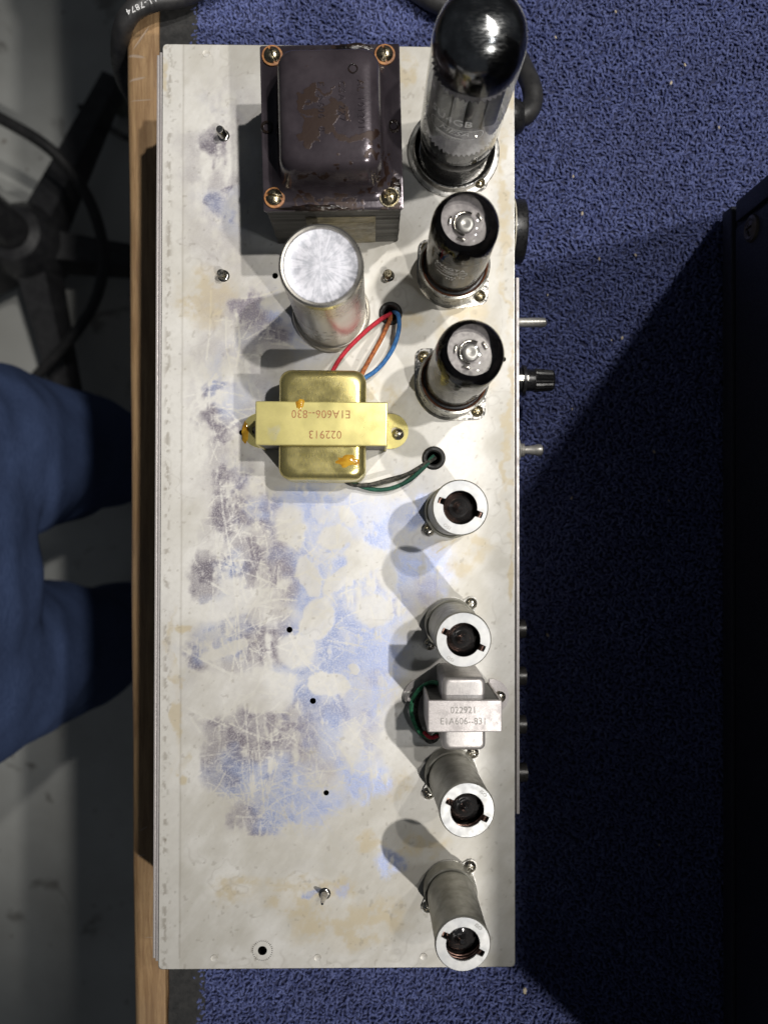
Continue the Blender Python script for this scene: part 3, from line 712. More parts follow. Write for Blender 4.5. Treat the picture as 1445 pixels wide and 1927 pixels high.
# ================================================================== power transformer
def base_of(px, py, z): p = W(px, py, z); return Vector((p.x, p.y, Z0))
PT = thing('power_transformer', 'large black power transformer with domed, rust-blotched cover and corner bolts', 'transformer', base_of(624, 239.5, 42), (0, 0, R(1.4)))
hx, hy = 29.0, 34.4
obj('lamination_stack', loft([rring(hx - 0.9 + random.uniform(-.25, .25), hy - 0.9 + random.uniform(-.25, .25), 0.6, z, 2) for z in np.linspace(0.3, 40.6, 34)], angle=20), 'lams', PT)
obj('core_paper', box(30, 1.2, 30, 0.3), 'paper', PT, (2.5, -hy + 0.7, 17))
obj('tape_strip', box(27, 0.7, 7, 0.2), 'paper', PT, (3.5, -hy + 0.1, 24))
obj('top_flange', loft([rring(hx, hy, 0.7, 40.6, 3), rring(hx + .1, hy + .1, 0.8, 41.2, 3), rring(hx, hy, 0.8, 41.9, 3), rring(hx - .4, hy - .4, 0.8, 42.0, 3)], angle=60), 'iron', PT)
cy = -1.6
prof = [(42.0, 25.2, 29.6, 8), (42.5, 24.2, 28.4, 8), (43.5, 22.8, 26.9, 7.5), (45.5, 21.6, 25.6, 7), (49, 21.0, 25.0, 6.8), (56, 20.4, 24.4, 6.6), (59.2, 19.6, 23.6, 6.2), (61.2, 18.2, 22.2, 5.4), (62.1, 16.2, 20.2, 4.6), (62.4, 13, 17, 3.6)]
cov = obj('cover', loft([rring(a_, b_, r_, z_, 10, 0, cy) for z_, a_, b_, r_ in prof], cap0=False, angle=70), 'iron', PT)
for s, x, y, sz in [('AL 101201', 12.5, 0, 3.6), ('CSA 227', 5.2, 1.5, 3.6), ('E  A606  8', -3.0, -0.5, 3.6)]:
    obj('stamped_text', text_mesh(s, sz, 0.3, 1.25), 'iron', cov, (x, y + cy, 62.38), (0, 0, R(-90)))
obj('stamped_mark', xf(frame_mesh(3.6, 3.6, 0.4), (9.8, 14 + cy, 62.75), (0, 0, R(45))), 'tar', cov)
for (x, y, me, rz) in [(513, 106, SLOT, 20), (724, 104, SLOT, 12), (517, 373, SLOT, 75), (733, 372, CROSS_BIG, 10)]:
    p = W(x, y, 42); l = PT.matrix_basis.inverted() @ p if False else (Matrix.Rotation(-R(1.4), 3, 'Z') @ (p - PT.location)) * 1000
    if me is SLOT: obj('fibre_washer', ringlathe([(2.2, 0), (4.3, 0), (4.3, 0.7), (4.0, 0.85), (2.2, 0.85)], 32), 'fibre', PT, (l.x, l.y, 42.05))
    else: obj('washer', ringlathe([(2.2, 0), (4.1, 0), (4.1, 0.5), (2.2, 0.5)], 32), 'brass_screw', PT, (l.x, l.y, 42.05))
    obj('bolt_head', me, 'brass_screw', PT, (l.x, l.y, 42.75), (R(2), 0, R(rz)))
for (x, y) in [(503, 240), (741, 238)]:
    p = W(x, y, 42); l = (Matrix.Rotation(-R(1.4), 3, 'Z') @ (p - PT.location)) * 1000
    obj('rivet', ringlathe([(1.5, -.4), (2.7, 0), (2.6, 0.5), (2.0, 0.7), (1.5, 0.3)], 24), 'tar', PT, (l.x, l.y, 42.05))
# varnish runs
def blobmesh(pts, z, h):
    v = [(x, y, 0) for x, y in pts] + [(x * 0.8 + np.mean([p[0] for p in pts]) * 0.2, y * 0.8 + np.mean([p[1] for p in pts]) * 0.2, h) for x, y in pts]
    n = len(pts); f = [(i, (i+1) % n, n + (i+1) % n, n + i) for i in range(n)] + [tuple(range(n, 2*n))]
    return from_py(v, f, True, 80)
def rag(cx, cy_, rx, ry, n=26, j=0.25):
    o = []
    for i in range(n):
        a_ = 2*math.pi*i/n; k = 1 + random.uniform(-j, j); o.append((cx + rx*k*math.cos(a_), cy_ + ry*k*math.sin(a_)))
    return o
for (x, y, rx, ry) in [(9, hy - 1.2, 8, 1.6), (-6, hy - 4, 10, 1.8), (25.5, -hy + 9, 3, 5), (-8, -hy + 1.0, 13, 1.4), (22, -hy + 11, 3, 3)]:
    obj('varnish_run', blobmesh(rag(x, y, rx, ry), 0, 0.45), 'tar', PT, (0, 0, 42.0))

# ================================================================== can capacitor
FC = thing('filter_capacitor', 'tall aluminium can capacitor with a smeared pale top, beside the large transformer', 'capacitor', base_of(604, 499, 71))
obj('can', lathe([(16.1, 0), (16.1, 66), (16.3, 69), (16.0, 70.4), (15.2, 71.0), (14.4, 70.9), (14.0, 70.2)], 72, False), 'cap_side', FC)
obj('can_top', lathe([(14.05, 70.15), (13.6, 70.0), (9, 70.05), (4, 70.1), (0.01, 70.12)], 72, False), 'cap_top', FC)
obj('base_ring', ringlathe([(16.0, 0), (18.2, 0), (18.3, 2.2), (17.6, 3.4), (16.9, 3.2), (16.9, 1.6), (16.0, 1.6)], 72), 'cap_side', FC)
for z, s, sz in [(30, 'O O 2  Z  D', 3.2), (24, 'HV 450  DC', 2.6), (18, '20 40 40', 2.6)]:
    obj('faded_print', bend(text_mesh(s, sz, 0.02), 16.12, R(-105), z), 'print_grey', FC)

# ================================================================== strap transformers
def strap_trafo(root, sx, sy, h, bx_, by_, bh, strapm, bellm, tab):
    core = box(sx - 1.8, sy - 1.0, h - 1.6, 0.3); xf(core, (0, 0, (h - 1.6) / 2 + 0.3))
    obj('core', core, 'lams', root)
    st = [box(sx, sy, 1.6, 0.75, 4)]; xf(st[0], (0, 0, h - 0.8))
    obj('strap', st[0], strapm, root)
    for s in (-1, 1):
        m = box(0.9, sy - 0.3, h - 0.9, 0.2); xf(m, (s * (sx / 2 - 0.46), 0, (h - 0.9) / 2))
        obj('strap_side', m, strapm, root)
        tb = circ(0, 0, sy * 0.5 if tab > 1 else 4, 20)
        rr = 8.2 if tab > 9 else 4.6
        pts = [(0, -rr), (tab - rr, -rr)] + [(tab - rr + rr * math.cos(a_), rr * math.sin(a_)) for a_ in np.linspace(-math.pi/2, math.pi/2, 14)[1:-1]] + [(tab - rr, rr), (0, rr)]
        m = sheet(pts, [circ(tab - rr * 0.75, 0, 2.0, 20)], 0.9, 0.45)
        obj('mounting_tab', m, strapm, root, (s * (sx / 2 - 0.2), 0, 0), (0, 0, 0 if s > 0 else math.pi))
    z0 = 2.0
    r1, r2 = 5.5 * bx_ / 39, 4.5 * bx_ / 39
    rings = []
    for k in range(7):
        a_ = math.pi / 2 * k / 6; rings.append(rring(bx_/2 - r2*(1-math.cos(a_)), by_/2 - r2*(1-math.cos(a_)), r1, bh - r2 + r2*math.sin(a_), 8))
    rings = [rring(bx_/2 + 0.0, by_/2 + 0.3, r1, z0, 8)] + rings
    return obj('end_bell', loft(rings, angle=70), bellm, root)
OT = thing('output_transformer', 'yellow chromate output transformer with stamped strap, in the middle of the chassis', 'transformer', base_of(605, 797, 30), (0, 0, R(-0.4)))
strap_trafo(OT, 57.0, 19.0, 30, 38.2, 48.5, 27.2, 'gold', 'gold_bell', 10.5)
for s, y in [('E1A606--830', 4.2), ('022913', -4.6)]:
    obj('stamped_text', text_mesh(s, 5.0, 0.1, 1.05, 0.92), 'amber_dull' if 'amber_dull' in M else 'fibre', OT, (-0.2 if y > 0 else 1.6, y, 30.0), (0, 0, math.pi))
OTP = OT.location
def loc_on(root, px, py, z):
    p = W(px, py, z); return (Matrix.Rotation(-root.rotation_euler.z, 3, 'Z') @ Vector((p.x - root.location.x, p.y - root.location.y, 0))) * 1000
l = loc_on(OT, 654, 868, 27); obj('varnish_drip', blobmesh(rag(l.x, l.y, 4.6, 2.6, 22, .3), 0, 0.4), 'amber', OT, (0, 0, 27.1))
l = loc_on(OT, 565, 760, 30); obj('varnish_drip', blobmesh(rag(l.x, l.y, 1.8, 2.2, 18, .2), 0, 0.3), 'amber', OT, (0, 0, 30.0))
l = loc_on(OT, 462, 814, 1); obj('varnish_drip', blobmesh(rag(l.x, l.y, 1.6, 5.2, 18, .15), 0, 0.25), 'amber', OT, (0, 0, 0.9))
l = loc_on(OT, 749, 817, 1); obj('screw', SCREW, 'steel', OT, (l.x, l.y, 0.9), (0, 0, R(25)))

RT = thing('reverb_transformer', 'small grey steel transformer stamped 022921 between the tube shields', 'transformer', base_of(874.5, 1348, 36), (0, 0, 0))
strap_trafo(RT, 31.6, 13.6, 36, 18.8, 31.5, 32.5, 'grey_steel', 'grey_bell', 9.2)
for s, y in [('022921', 2.5), ('E1A606--831', -2.2)]:
    obj('stamped_text', text_mesh(s, 4.1, 0.08, 1.02, 0.9), 'print_grey', RT, (-0.6, y, 36.0))
l = loc_on(RT, 940, 1311, 1); obj('screw', SCREW, 'steel', RT, (l.x, l.y, 0.9), (0, 0, R(40)))
l = loc_on(RT, 770, 1313, 1); obj('eyelet', ringlathe([(2.2, 0.2), (3.3, 0.2), (3.2, 1.0), (2.4, 1.2)], 24), 'zinc', RT, (l.x, l.y, 0.2))

# ================================================================== octal tubes
def octal_socket(label, cx, cy_, screws, ring=17.0):
    loc = W(cx, cy_, 0); s = thing('tube_socket', label, 'socket', loc, group='octal tube sockets')
    pts = []
    L = []
    for (x, y) in screws:
        q = (W(x, y) - loc) * 1000; L.append(q)
    def outline():
        import itertools
        P = circ(0, 0, ring, 40)
        for q in L: P += circ(q.x, q.y, 4.0, 20)
        P = sorted(set((round(a_, 4), round(b_, 4)) for a_, b_ in P))
        def cr(o, a_, b_): return (a_[0]-o[0])*(b_[1]-o[1])-(a_[1]-o[1])*(b_[0]-o[0])
        lo = []
        for p_ in P:
            while len(lo) >= 2 and cr(lo[-2], lo[-1], p_) <= 0: lo.pop()
            lo.append(p_)
        up = []
        for p_ in reversed(P):
            while len(up) >= 2 and cr(up[-2], up[-1], p_) <= 0: up.pop()
            up.append(p_)
        return lo[:-1] + up[:-1]
    obj('mounting_plate', sheet(outline(), [circ(0, 0, 12, 32)], 0.8, 0.42, 0.12), 'chrome', s)
    for q in L: obj('screw', SCREW_BR, 'brass_screw', s, (q.x, q.y, 0.85), (0, 0, random.uniform(0, 1.5)))
    return s
def v6_tube(label, base, topc, tilt, wr, text=True):
    loc = W(*base, 0); t = thing('output_tube', label, 'vacuum tube', loc, tilt, group='output tubes')
    obj('base_shell', lathe([(15.9, 0.9), (16.0, 11.5), (16.3, 12.2), (16.1, 13.4), (15.2, 13.8), (14.9, 12.6)], 56, False), 'tube_base', t)
    obj('base_rim', ringlathe([(14.2, 11.0), (15.1, 11.0), (15.2, 13.2), (14.6, 13.9), (14.2, 13.4)], 56), 'bakelite_rim', t)
    obj('base_insert', lathe([(14.3, 10), (14.3, 12.4), (13.0, 12.8), (0.01, 12.8)], 40, False), 'black_plastic', t)
    g = [(13.2, 12.8), (13.6, 15), (13.75, 20), (13.75, 56), (13.5, 58.8), (12.6, 61.6), (10.8, 64.0), (8.0, 65.6), (4.5, 66.3), (0.01, 66.5)]
    obj('glass', lathe(g, 56, False, 80), 'glass_smoky', t)
    film = [(13.45, 49.5), (13.5, 56), (13.25, 58.6), (12.35, 61.35), (11.2, 63.0), (10.0, 64.15)]
    def ragged(me):
        for v in me.vertices:
            a_ = math.atan2(v.co.y, v.co.x)
            if v.co.z < 0.0505: v.co.z += 0.0012 * math.sin(3*a_ + wr) + 0.0007 * math.sin(7*a_)
            if v.co.z > 0.0635: v.co.x *= 1 - 0.02 * math.sin(2*a_ + wr); v.co.y *= 1 - 0.02 * math.sin(2*a_ + wr)
        return me
    obj('getter_film', ragged(lathe(film, 56, False, 80)), 'getter_black', t)
    obj('top_mica', lathe([(12.6, 58.2), (12.6, 59.0), (0.01, 59.0)], 40, False), 'mica', t)
    obj('getter_cup', lathe([(3.4, 59.6), (3.5, 60.2), (3.0, 60.7), (1.6, 60.5), (0.01, 60.3)], 32, False, 80), 'anode', t)
    obj('getter_ring', tube([(4.6*math.cos(q*.33), 4.6*math.sin(q*.33), 60.2 + .2*math.sin(q)) for q in range(3, 15)], 0.5, 7, raw=True), 'chrome', t)
    for a_ in (0.5, 2.9, 4.4):
        obj('support_rod', xf(box(0.8, 3.2, 2.0, 0.3), (6.2*math.cos(a_), 6.2*math.sin(a_), 59.6), (0, 0, a_)), 'chrome', t)
    obj('anode', loft([rring(9.5, 6.2, 3, z, 5) for z in (16, 30, 44, 55)]), 'anode', t)
    obj('silvering', lathe([(13.5, 15), (13.52, 30), (13.5, 48.5)], 56, False), 'tube_silver', t)
    if text:
        for s, sz, z, th in [('6V6GTA', 3.6, 44.5, -112), ('Matched To', 2.5, 35.5, -108), ('417', 2.4, 32.4, -108)]:
            obj('glass_print', bend(text_mesh(s, sz, 0.02, 1.05), 13.8, R(th), z), 'print_white', t)
        fr = []
        fr.append(bend(frame_mesh(15, 3.6, 0.35), 13.8, R(-110), 40.2))
        fr.append(bend(text_mesh('MESA', 2.4, 0.02, 1.0, 1.2, 0.3), 13.8, R(-110), 40.2))
        obj('printed_badge', join(fr), 'print_white', t)
    return t
def mat_silver():
    t = NT('tube_silvering'); t.n.remove(t.p)
    tr = t.new('ShaderNodeBsdfTransparent'); gl = t.new('ShaderNodeBsdfGlossy'); gl.inputs[0].default_value = (0.52, 0.50, 0.45, 1); gl.inputs['Roughness'].default_value = 0.22
    f = t.ramp(t.noise(60, 4), 0.35, 0.6, 0.35, 0.75)
    mx = t.new('ShaderNodeMixShader'); t.l.new(f, mx.inputs[0]); t.l.new(tr.outputs[0], mx.inputs[1]); t.l.new(gl.outputs[0], mx.inputs[2]); t.l.new(mx.outputs[0], t.out.inputs[0]); return t.m
M['tube_silver'] = mat_silver()
octal_socket('nickel socket plate under the upper output tube, next to the round black socket', 851, 514, [(902, 558), (803, 468)])
octal_socket('nickel socket plate under the output tube nearest the yellow transformer', 847, 724, [(897, 774), (797, 672)])
v6_tube('output tube with printed badge, just below the big rectifier tube', (851, 514), None, (R(-0.6), R(-0.8), 0), 0.4, True)
v6_tube('output tube with a plain glass side, nearer the yellow transformer', (847, 724), None, (R(-2.6), R(2.2), 0), 2.1, False)

# rectifier ---------------------------------------------------------
RS = octal_socket('wide nickel ring socket under the big rectifier tube', 853, 287, [(901, 345), (806, 232)], 19.5)
obj('adapter_ring', ringlathe([(17.5, 0.2), (21.6, 0.2), (21.6, 0.9), (21.2, 1.15), (17.5, 1.15)], 64), 'zinc', RS)
obj('clamp_ring', ringlathe([(16.2, 0.9), (19.4, 0.9), (19.0, 5.0), (18.5, 5.2), (16.4, 2.2)], 56), 'chrome', RS)
RC = thing('rectifier_tube', 'tall clear glass rectifier tube with mirrored black dome at the top', 'vacuum tube', W(853, 287, 0), (R(0.3), R(0.4), 0))
obj('base_shell', lathe([(15.6, 1), (15.8, 14), (16.6, 16), (16.8, 19.5), (16.0, 21.0), (13, 21.2), (0.01, 21.2)], 56, False), 'black_plastic', RC)
g = [(14.6, 20.6), (16.6, 22.0), (17.3, 24.5), (17.3, 84), (17.05, 88), (16.1, 92.2), (14.0, 96.2), (10.6, 99.2), (6.0, 101.0), (0.01, 101.6)]
obj('glass', lathe(g, 72, False, 80), 'glass', RC)
obj('getter_film', (lambda me: ([setattr(v.co, 'z', v.co.z + 0.0016 * math.sin(2 * math.atan2(v.co.y, v.co.x) + 0.6)) for v in me.vertices if v.co.z < 0.0818], me)[1])(lathe([(17.0, 81), (17.0, 84.5), (16.75, 87.9), (15.8, 92.0), (13.75, 95.9), (10.4, 98.9), (5.9, 100.7), (0.01, 101.3)], 72, False, 80)), 'getter_silver', RC)
def mica(z, r, n=44):
    P = []
    for i in range(n * 2):
        a_ = math.pi * i / n; P.append(((r if i % 2 else r * 0.93) * math.cos(a_), (r if i % 2 else r * 0.93) * math.sin(a_)))
    return sheet(P, [], 0.5, z)
obj('mica_spacer', mica(74.5, 16.4), 'mica', RC); obj('mica_spacer', mica(31.0, 16.4), 'mica', RC)
for s, mt in ((-1, 'anode_painted_sheen'), (1, 'anode')):
    rings = [rring(7.0, 5.2, 2.2, z, 4, s * 7.6, 0) for z in (31.4, 74.2)]
    an = obj('anode', loft(rings), mt, RC, rot=(0, 0, R(12)))
    for y in (-5.6, 5.6): obj('anode_rib', xf(box(1.0, 1.2, 42, 0.2), (s * 7.6, y, 52.8)), mt, an)
obj('stem', lathe([(6, 21.2), (5, 27), (2, 30)], 24), 'glass_smoky', RC)
for k in range(5):
    a_ = 0.4 + k * 1.25; obj('support_wire', tube([(5*math.cos(a_), 5*math.sin(a_), 24), (9*math.cos(a_), 9*math.sin(a_), 28), (10*math.cos(a_), 10*math.sin(a_), 32)], 0.5, 6), 'chrome', RC)
obj('glass_print', bend(text_mesh('5U4GB', 6.2, 0.02, 1.02), 17.36, R(-118), 60.5), 'print_white', RC)
badge = [bend(frame_mesh(24, 7.2, 0.45), 17.36, R(-108), 52.0), bend(text_mesh('MESA', 5.0, 0.02, 1.0, 1.1, 0.35), 17.36, R(-110), 52.6), bend(frame_mesh(12, 3.0, 0.3), 17.36, R(-116), 47.6), bend(text_mesh('ENGINEERING', 1.7, 0.02), 17.36, R(-116), 47.6)]
obj('printed_badge', join(badge), 'print_white', RC)

# ================================================================== shielded preamp tubes
def shield_top():
    n = 96; rh = 7.0; P = []
    for i in range(n):
        a_ = 2*math.pi*i/n; d = (math.degrees(a_) + 360) % 180
        r = 9.6 if abs(d - 90) < 8.5 else rh
        P.append((r*math.cos(a_), r*math.sin(a_)))
    return sheet(circ(0, 0, 11.0, 72), [P], 0.8, 47.55)
SH_TOP = shield_top(); SH_TOP.materials.append(M['shield_top'] if 'shield_top' in M else simple('shield_cap', (0.55, 0.55, 0.54), (0.44, 0.45, 0.46), 130, 0.45, 0.1, metal=0.35, bump=0.1))
SH_BODY = lathe([(11.15, 3.0), (11.2, 45.6), (11.55, 46.4), (11.5, 47.3), (11.0, 47.98)], 64, False); SH_BODY.materials.append(M['shield'])
SH_LIN = lathe([(10.8, 4.0), (10.8, 47.1)], 48, False); SH_LIN.materials.append(simple('shield_lining', (0.26, 0.23, 0.22), (0.34, 0.31, 0.30), 200, 0.5, 0.1, metal=0.5))
SK_RING = ringlathe([(11.3, 0.4), (12.3, 0.4), (12.2, 8.6), (11.8, 9.0), (11.3, 8.8)], 56); SK_RING.materials.append(M['shield'])
ISO = text_mesh('ISO', 2.0, 0.06, 1.1)
GL_TUBE = lathe([(9.6, 3), (9.7, 36), (8.6, 38.6), (6.6, 41.6), (5.2, 43.2), (3.6, 44.0), (2.4, 44.6), (1.5, 46.4), (0.7, 47.6), (0.01, 47.9)], 40, False, 80); GL_TUBE.materials.append(M['glass'])
GL_FILM = lathe([(9.4, 26), (9.45, 36), (8.4, 38.4), (6.4, 41.35), (5.0, 42.95), (3.4, 43.75), (2.2, 44.4), (1.3, 46.1), (0.5, 47.3), (0.01, 47.6)], 40, False, 80); GL_FILM.materials.append(simple('preamp_getter', (0.20, 0.19, 0.195), (0.28, 0.27, 0.275), 120, 0.13, 0.04, metal=0.9))
hel = []
for k in range(60):
    a_ = k * 0.32; hel.append((8.9*math.cos(a_), 8.9*math.sin(a_), 40.5 + k * 0.1))
SPRING = tube(hel, 0.55, 7, raw=True); SPRING.materials.append(M['copper'])
SHIELDS = [  # base, screws, top centre, cap rotation, words
    ((847, 963), [(806, 998), (888, 926)], (866, 955), -20, 235, 'first tube shield below the green and black wires, with a bluish cap'),
    ((847, 1173), [(886, 1135), (808, 1212)], (872, 1204), -24, 235, 'tube shield just above the small grey transformer'),
    ((847, 1453), [(889, 1415), (806, 1492)], (879, 1525), -26, 45, 'tube shield just below the small grey transformer'),
    ((845, 1667), [(884, 1629), (805, 1705)], (871, 1777), -27, 48, 'bottommost tube shield, overhanging the chassis edge in view')]
for i, (b_, scr, tc, rot, iso, words) in enumerate(SHIELDS):
    loc = W(*b_, 0); pt = W(*tc, 48.0); d = (pt - loc); tx = math.atan2(-d.y, d.z); ty = math.atan2(d.x, d.z)
    s = thing('tube_socket', 'miniature socket flange and screws under the ' + words.split(',')[0], 'socket', loc, group='miniature tube sockets')
    L = [(W(*q) - loc) * 1000 for q in scr]; an = math.atan2(L[0].y, L[0].x)
    ear = []
    for e in range(2):
        q = L[e]; a_ = math.atan2(q.y, q.x); D = q.length
        ear.append((a_, D))
    P = []
    for k in range(72):
        a_ = -math.pi + 2*math.pi*k/72; r = 12.6
        for (ea, D) in ear:
            da = (a_ - ea + math.pi) % (2*math.pi) - math.pi
            r = max(r, (D + 3.4) * max(0, 1 - (da / 0.36) ** 2) ** 0.35 if abs(da) < 0.36 else 0)
        P.append((r*math.cos(a_), r*math.sin(a_)))
    obj('flange', sheet(P, [circ(0, 0, 9, 32)], 0.7, 0.4), 'zinc', s)
    obj('collar', SK_RING, 'shield', s)
    for q in L: obj('screw', SCREW, 'steel', s, (q.x, q.y, 0.8), (0, 0, random.uniform(0, 1.5)))
    t = thing('tube_shield', 'grey aluminium ' + words, 'tube shield', loc, (tx, ty, 0), group='tube shields')
    obj('body', SH_BODY, 'shield', t); obj('lining', SH_LIN, 'shield', t)
    cp = obj('cap', SH_TOP, 'shield', t, rot=(0, 0, R(rot - 90)))
    a_ = R(iso); o = obj('stamped_text', ISO, 'print_grey', cp, (9.4*math.cos(a_ - R(rot-90)), 9.4*math.sin(a_ - R(rot-90)), 47.97), (0, 0, a_ - R(90) - R(rot-90)))
    obj('spring', SPRING, 'copper', t, rot=(0, 0, i * 1.3))
    v = thing('preamp_tube', 'glass tube inside the ' + words.split(',')[0], 'vacuum tube', loc, (tx, ty, 0), group='preamp tubes')
    obj('glass', GL_TUBE, 'glass', v); obj('getter_film', GL_FILM, 'glass', v)

# ================================================================== wires
def wire(name, label, pts, r, mat, cat='wire'):
    me, o = world_tube(pts, r); return top(name, me, mat, label, cat, o)
wire('wire', 'red cloth-covered wire from the grommet to the yellow transformer', [(735, 588, -8), (733, 592, 0), (718, 600, 5), (690, 622, 9), (655, 656, 10), (634, 684, 9), (620, 712, 8), (612, 735, 8)], 1.05, 'wire_red')
wire('wire', 'brown cloth-covered wire between the red and blue ones', [(736, 590, -8), (735, 596, 0), (731, 608, 4), (716, 640, 7), (698, 672, 8), (684, 698, 8), (672, 725, 8)], 1.05, 'wire_brown')
wire('wire', 'blue cloth-covered wire curving from the grommet to the yellow transformer', [(739, 588, -8), (744, 588, 0), (750, 596, 5), (750, 622, 7), (740, 654, 7), (722, 682, 6), (704, 700, 6), (686, 712, 6), (676, 730, 6)], 1.05, 'wire_blue')
wire('wire', 'green cloth-covered wire from the yellow transformer to the lower grommet', [(640, 890, 6), (668, 910, 5), (702, 921, 4), (735, 919, 5), (768, 905, 6), (795, 882, 5), (812, 862, 1), (816, 858, -8)], 1.0, 'wire_green')
wire('wire', 'black speckled wire running beside the green one', [(630, 885, 6), (656, 909, 5), (690, 913, 6), (730, 903, 6), (765, 893, 6), (792, 878, 5), (815, 864, 1), (818, 862, -8)], 1.0, 'wire_black')
wire('wire', 'short green wire looping beside the small grey transformer', [(830, 1288, 14), (812, 1284, 10), (790, 1296, 7), (776, 1318, 6), (774, 1340, 7), (780, 1362, 7), (792, 1380, 7), (812, 1388, 8), (826, 1376, 9)], 1.0, 'wire_green2')
wire('wire', 'black wire looping behind the short green one', [(832, 1282, 8), (806, 1290, 5), (786, 1312, 3), (782, 1345, 3), (792, 1376, 4), (806, 1394, 5), (818, 1392, 7), (826, 1380, 9)], 1.2, 'wire_black')
wire('wire', 'tiny red wire end below the small grey transformer strap', [(798, 1378, 10), (806, 1386, 9), (814, 1388, 9), (824, 1384, 10)], 0.9, 'wire_red')

# ================================================================== controls on the right side
def side_thing(name, label, cat, px_tip, py, z, build, mat, group=None):
    """lathe object whose axis points to +x out of the right wall"""
    tip = W(px_tip, py, z); wx = (Vector(C4[1]).x + Vector(C4[2]).x) / 2 * .001
    loc = Vector((wx, tip.y, tip.z)); L = (tip.x - wx) * 1000
    t = thing(name, label, cat, loc, group=group); build(t, L); return t
ROTX = (0, R(90), 0)
def b_toggle1(t, L):
    obj('bushing', lathe([(3.2, -2), (3.2, 4), (2.8, 5.5), (1.8, 5.8)], 24), 'chrome', t, rot=ROTX)
    obj('lever', lathe([(2.0, 4), (2.3, 9), (2.5, L - 3), (2.3, L - 1.0), (1.3, L - 0.1), (0.01, L)], 24), 'switch_metal', t, rot=ROTX)
def b_toggle2(t, L):
    obj('bushing', lathe([(3.6, -2), (3.6, 7.4), (3.1, 7.8), (3.6, 8.4), (3.1, 9.0), (3.5, 9.6), (2.4, 10)], 24), 'switch_metal', t, rot=ROTX)
    obj('hex_nut', lathe([(5.8, 4.8), (5.8, 7.2)], 6, True, 20), 'switch_metal', t, rot=ROTX)
    obj('lever', lathe([(1.7, 6), (1.9, 10), (2.6, L - 4.4), (3.1, L - 2.8), (2.8, L - 1.0), (1.4, L - 0.1), (0.01, L)], 24), 'switch_metal', t, rot=ROTX)
def b_fuse(t, L):
    obj('collar', lathe([(7.2, -1), (7.2, 1.6), (6.2, 2.0), (6.2, L * 0.36), (7.8, L * 0.36), (7.8, L * 0.42), (6.4, L * 0.43)], 40), 'black_plastic', t, rot=ROTX)
    n = 40; rings = []
    for z, r in ((L*0.43, 5.6), (L*0.60, 5.6), (L*0.62, 6.1), (L*0.96, 5.4), (L, 4.6)):
        rings.append([((r - (0.55 if (k % 2 and z > L*0.61) else 0)) * math.cos(2*math.pi*k/n), (r - (0.55 if (k % 2 and z > L*0.61) else 0)) * math.sin(2*math.pi*k/n), z) for k in range(n)])
    obj('knob', loft(rings, angle=25), 'black_plastic', t, rot=ROTX)
    obj('chrome_clip', xf(box(3.2, 3.0, 8, 0.2), (-5.4, 0, L * 0.30)), 'steel', t, rot=ROTX)
def b_jack(t, L):
    obj('hex_nut', lathe([(6.2, 1.2), (6.2, 3.6)], 6, True, 20), 'dark_nut', t, rot=ROTX)
    obj('bushing', ringlathe([(3.2, 0), (4.7, 0), (4.7, L), (3.2, L)], 28), 'dark_nut', t, rot=ROTX)
def b_round(t, L):
    obj('housing', lathe([(15.6, 0.4), (15.8, L - 1.2), (15.2, L - 0.2), (14.6, L), (0.01, L)], 56), 'black_plastic', t, rot=ROTX)
    obj('pale_ring', ringlathe([(15.9, 0.9), (16.5, 0.9), (16.5, 1.7), (15.9, 1.7)], 56), 'ivory_ring', t, rot=ROTX)
    obj('pale_ring', ringlathe([(15.9, 2.6), (16.4, 2.6), (16.4, 3.2), (15.9, 3.2)], 56), 'ivory_ring', t, rot=ROTX)
side_thing('toggle_switch', 'toggle switch with straight steel lever, above the fuse holder', 'switch', 1028, 607, -30, b_toggle1, None)
side_thing('toggle_switch', 'toggle switch with ball-ended lever, below the fuse holder', 'switch', 1022, 847, -28, b_toggle2, None)
side_thing('fuse_holder', 'black fuse holder with ribbed knob between the two toggle switches', 'fuse holder', 1041, 716, -32, b_fuse, None)
side_thing('round_socket', 'round black socket with pale rings on the right side wall', 'socket', 984, 437, -28, b_round, None)
for (y, x, w) in [(1183, 987, 'topmost of the four dark jacks on the right side wall'), (1272, 988, 'second dark jack from the top on the right side wall'), (1363, 988, 'third dark jack from the top on the right side wall'), (1453, 990, 'bottommost of the four dark jacks on the right side wall')]:
    side_thing('phone_jack', w, 'jack', x, y, -26, b_jack, None, 'jacks on the side wall')

# power cord
cord_pts = [(948, 222, -34), (968, 222, -33), (988, 216, -32), (1001, 196, -34), (1000, 165, -36), (984, 128, -42), (960, 82, -50), (930, 46, -56), (890, 26, -60), (840, 14, -60), (800, -6, -60), (740, -40, -61), (640, -66, -61), (520, -62, -61), (420, -38, -60), (340, -6, -58), (290, 2, -55), (252, 20, -54), (232, 52, -60), (226, 96, -80), (228, 130, -120), (236, 160, -200), (250, 190, -330), (262, 230, -620), (250, 260, -900), (220, 250, -1040), (150, 200, -1063)]
P = [W(*p) * 1000 for p in cord_pts]; o0 = P[0].copy()
PC = thing('power_cable', 'thick black power cord looping from the side wall across to the bench edge', 'cable', o0 * .001)
obj('cord', tube([p - o0 for p in P], 5.2, 16, 8), 'cord', PC)
obj('strain_relief', lathe([(9.5, -3), (9.5, 2.5), (8.6, 4.5), (7.0, 7.5), (5.4, 8.5)], 32), 'black_plastic', PC, rot=ROTX, loc=(2, 0, 0))
txt = text_mesh('LL-7874', 4.6, 0.05, 1.15)
c1 = W(268, 14, -50) * 1000 - o0
obj('printed_text', txt, 'print_white', PC, (c1.x, c1.y, c1.z + 1.9), (0, 0, R(206)))

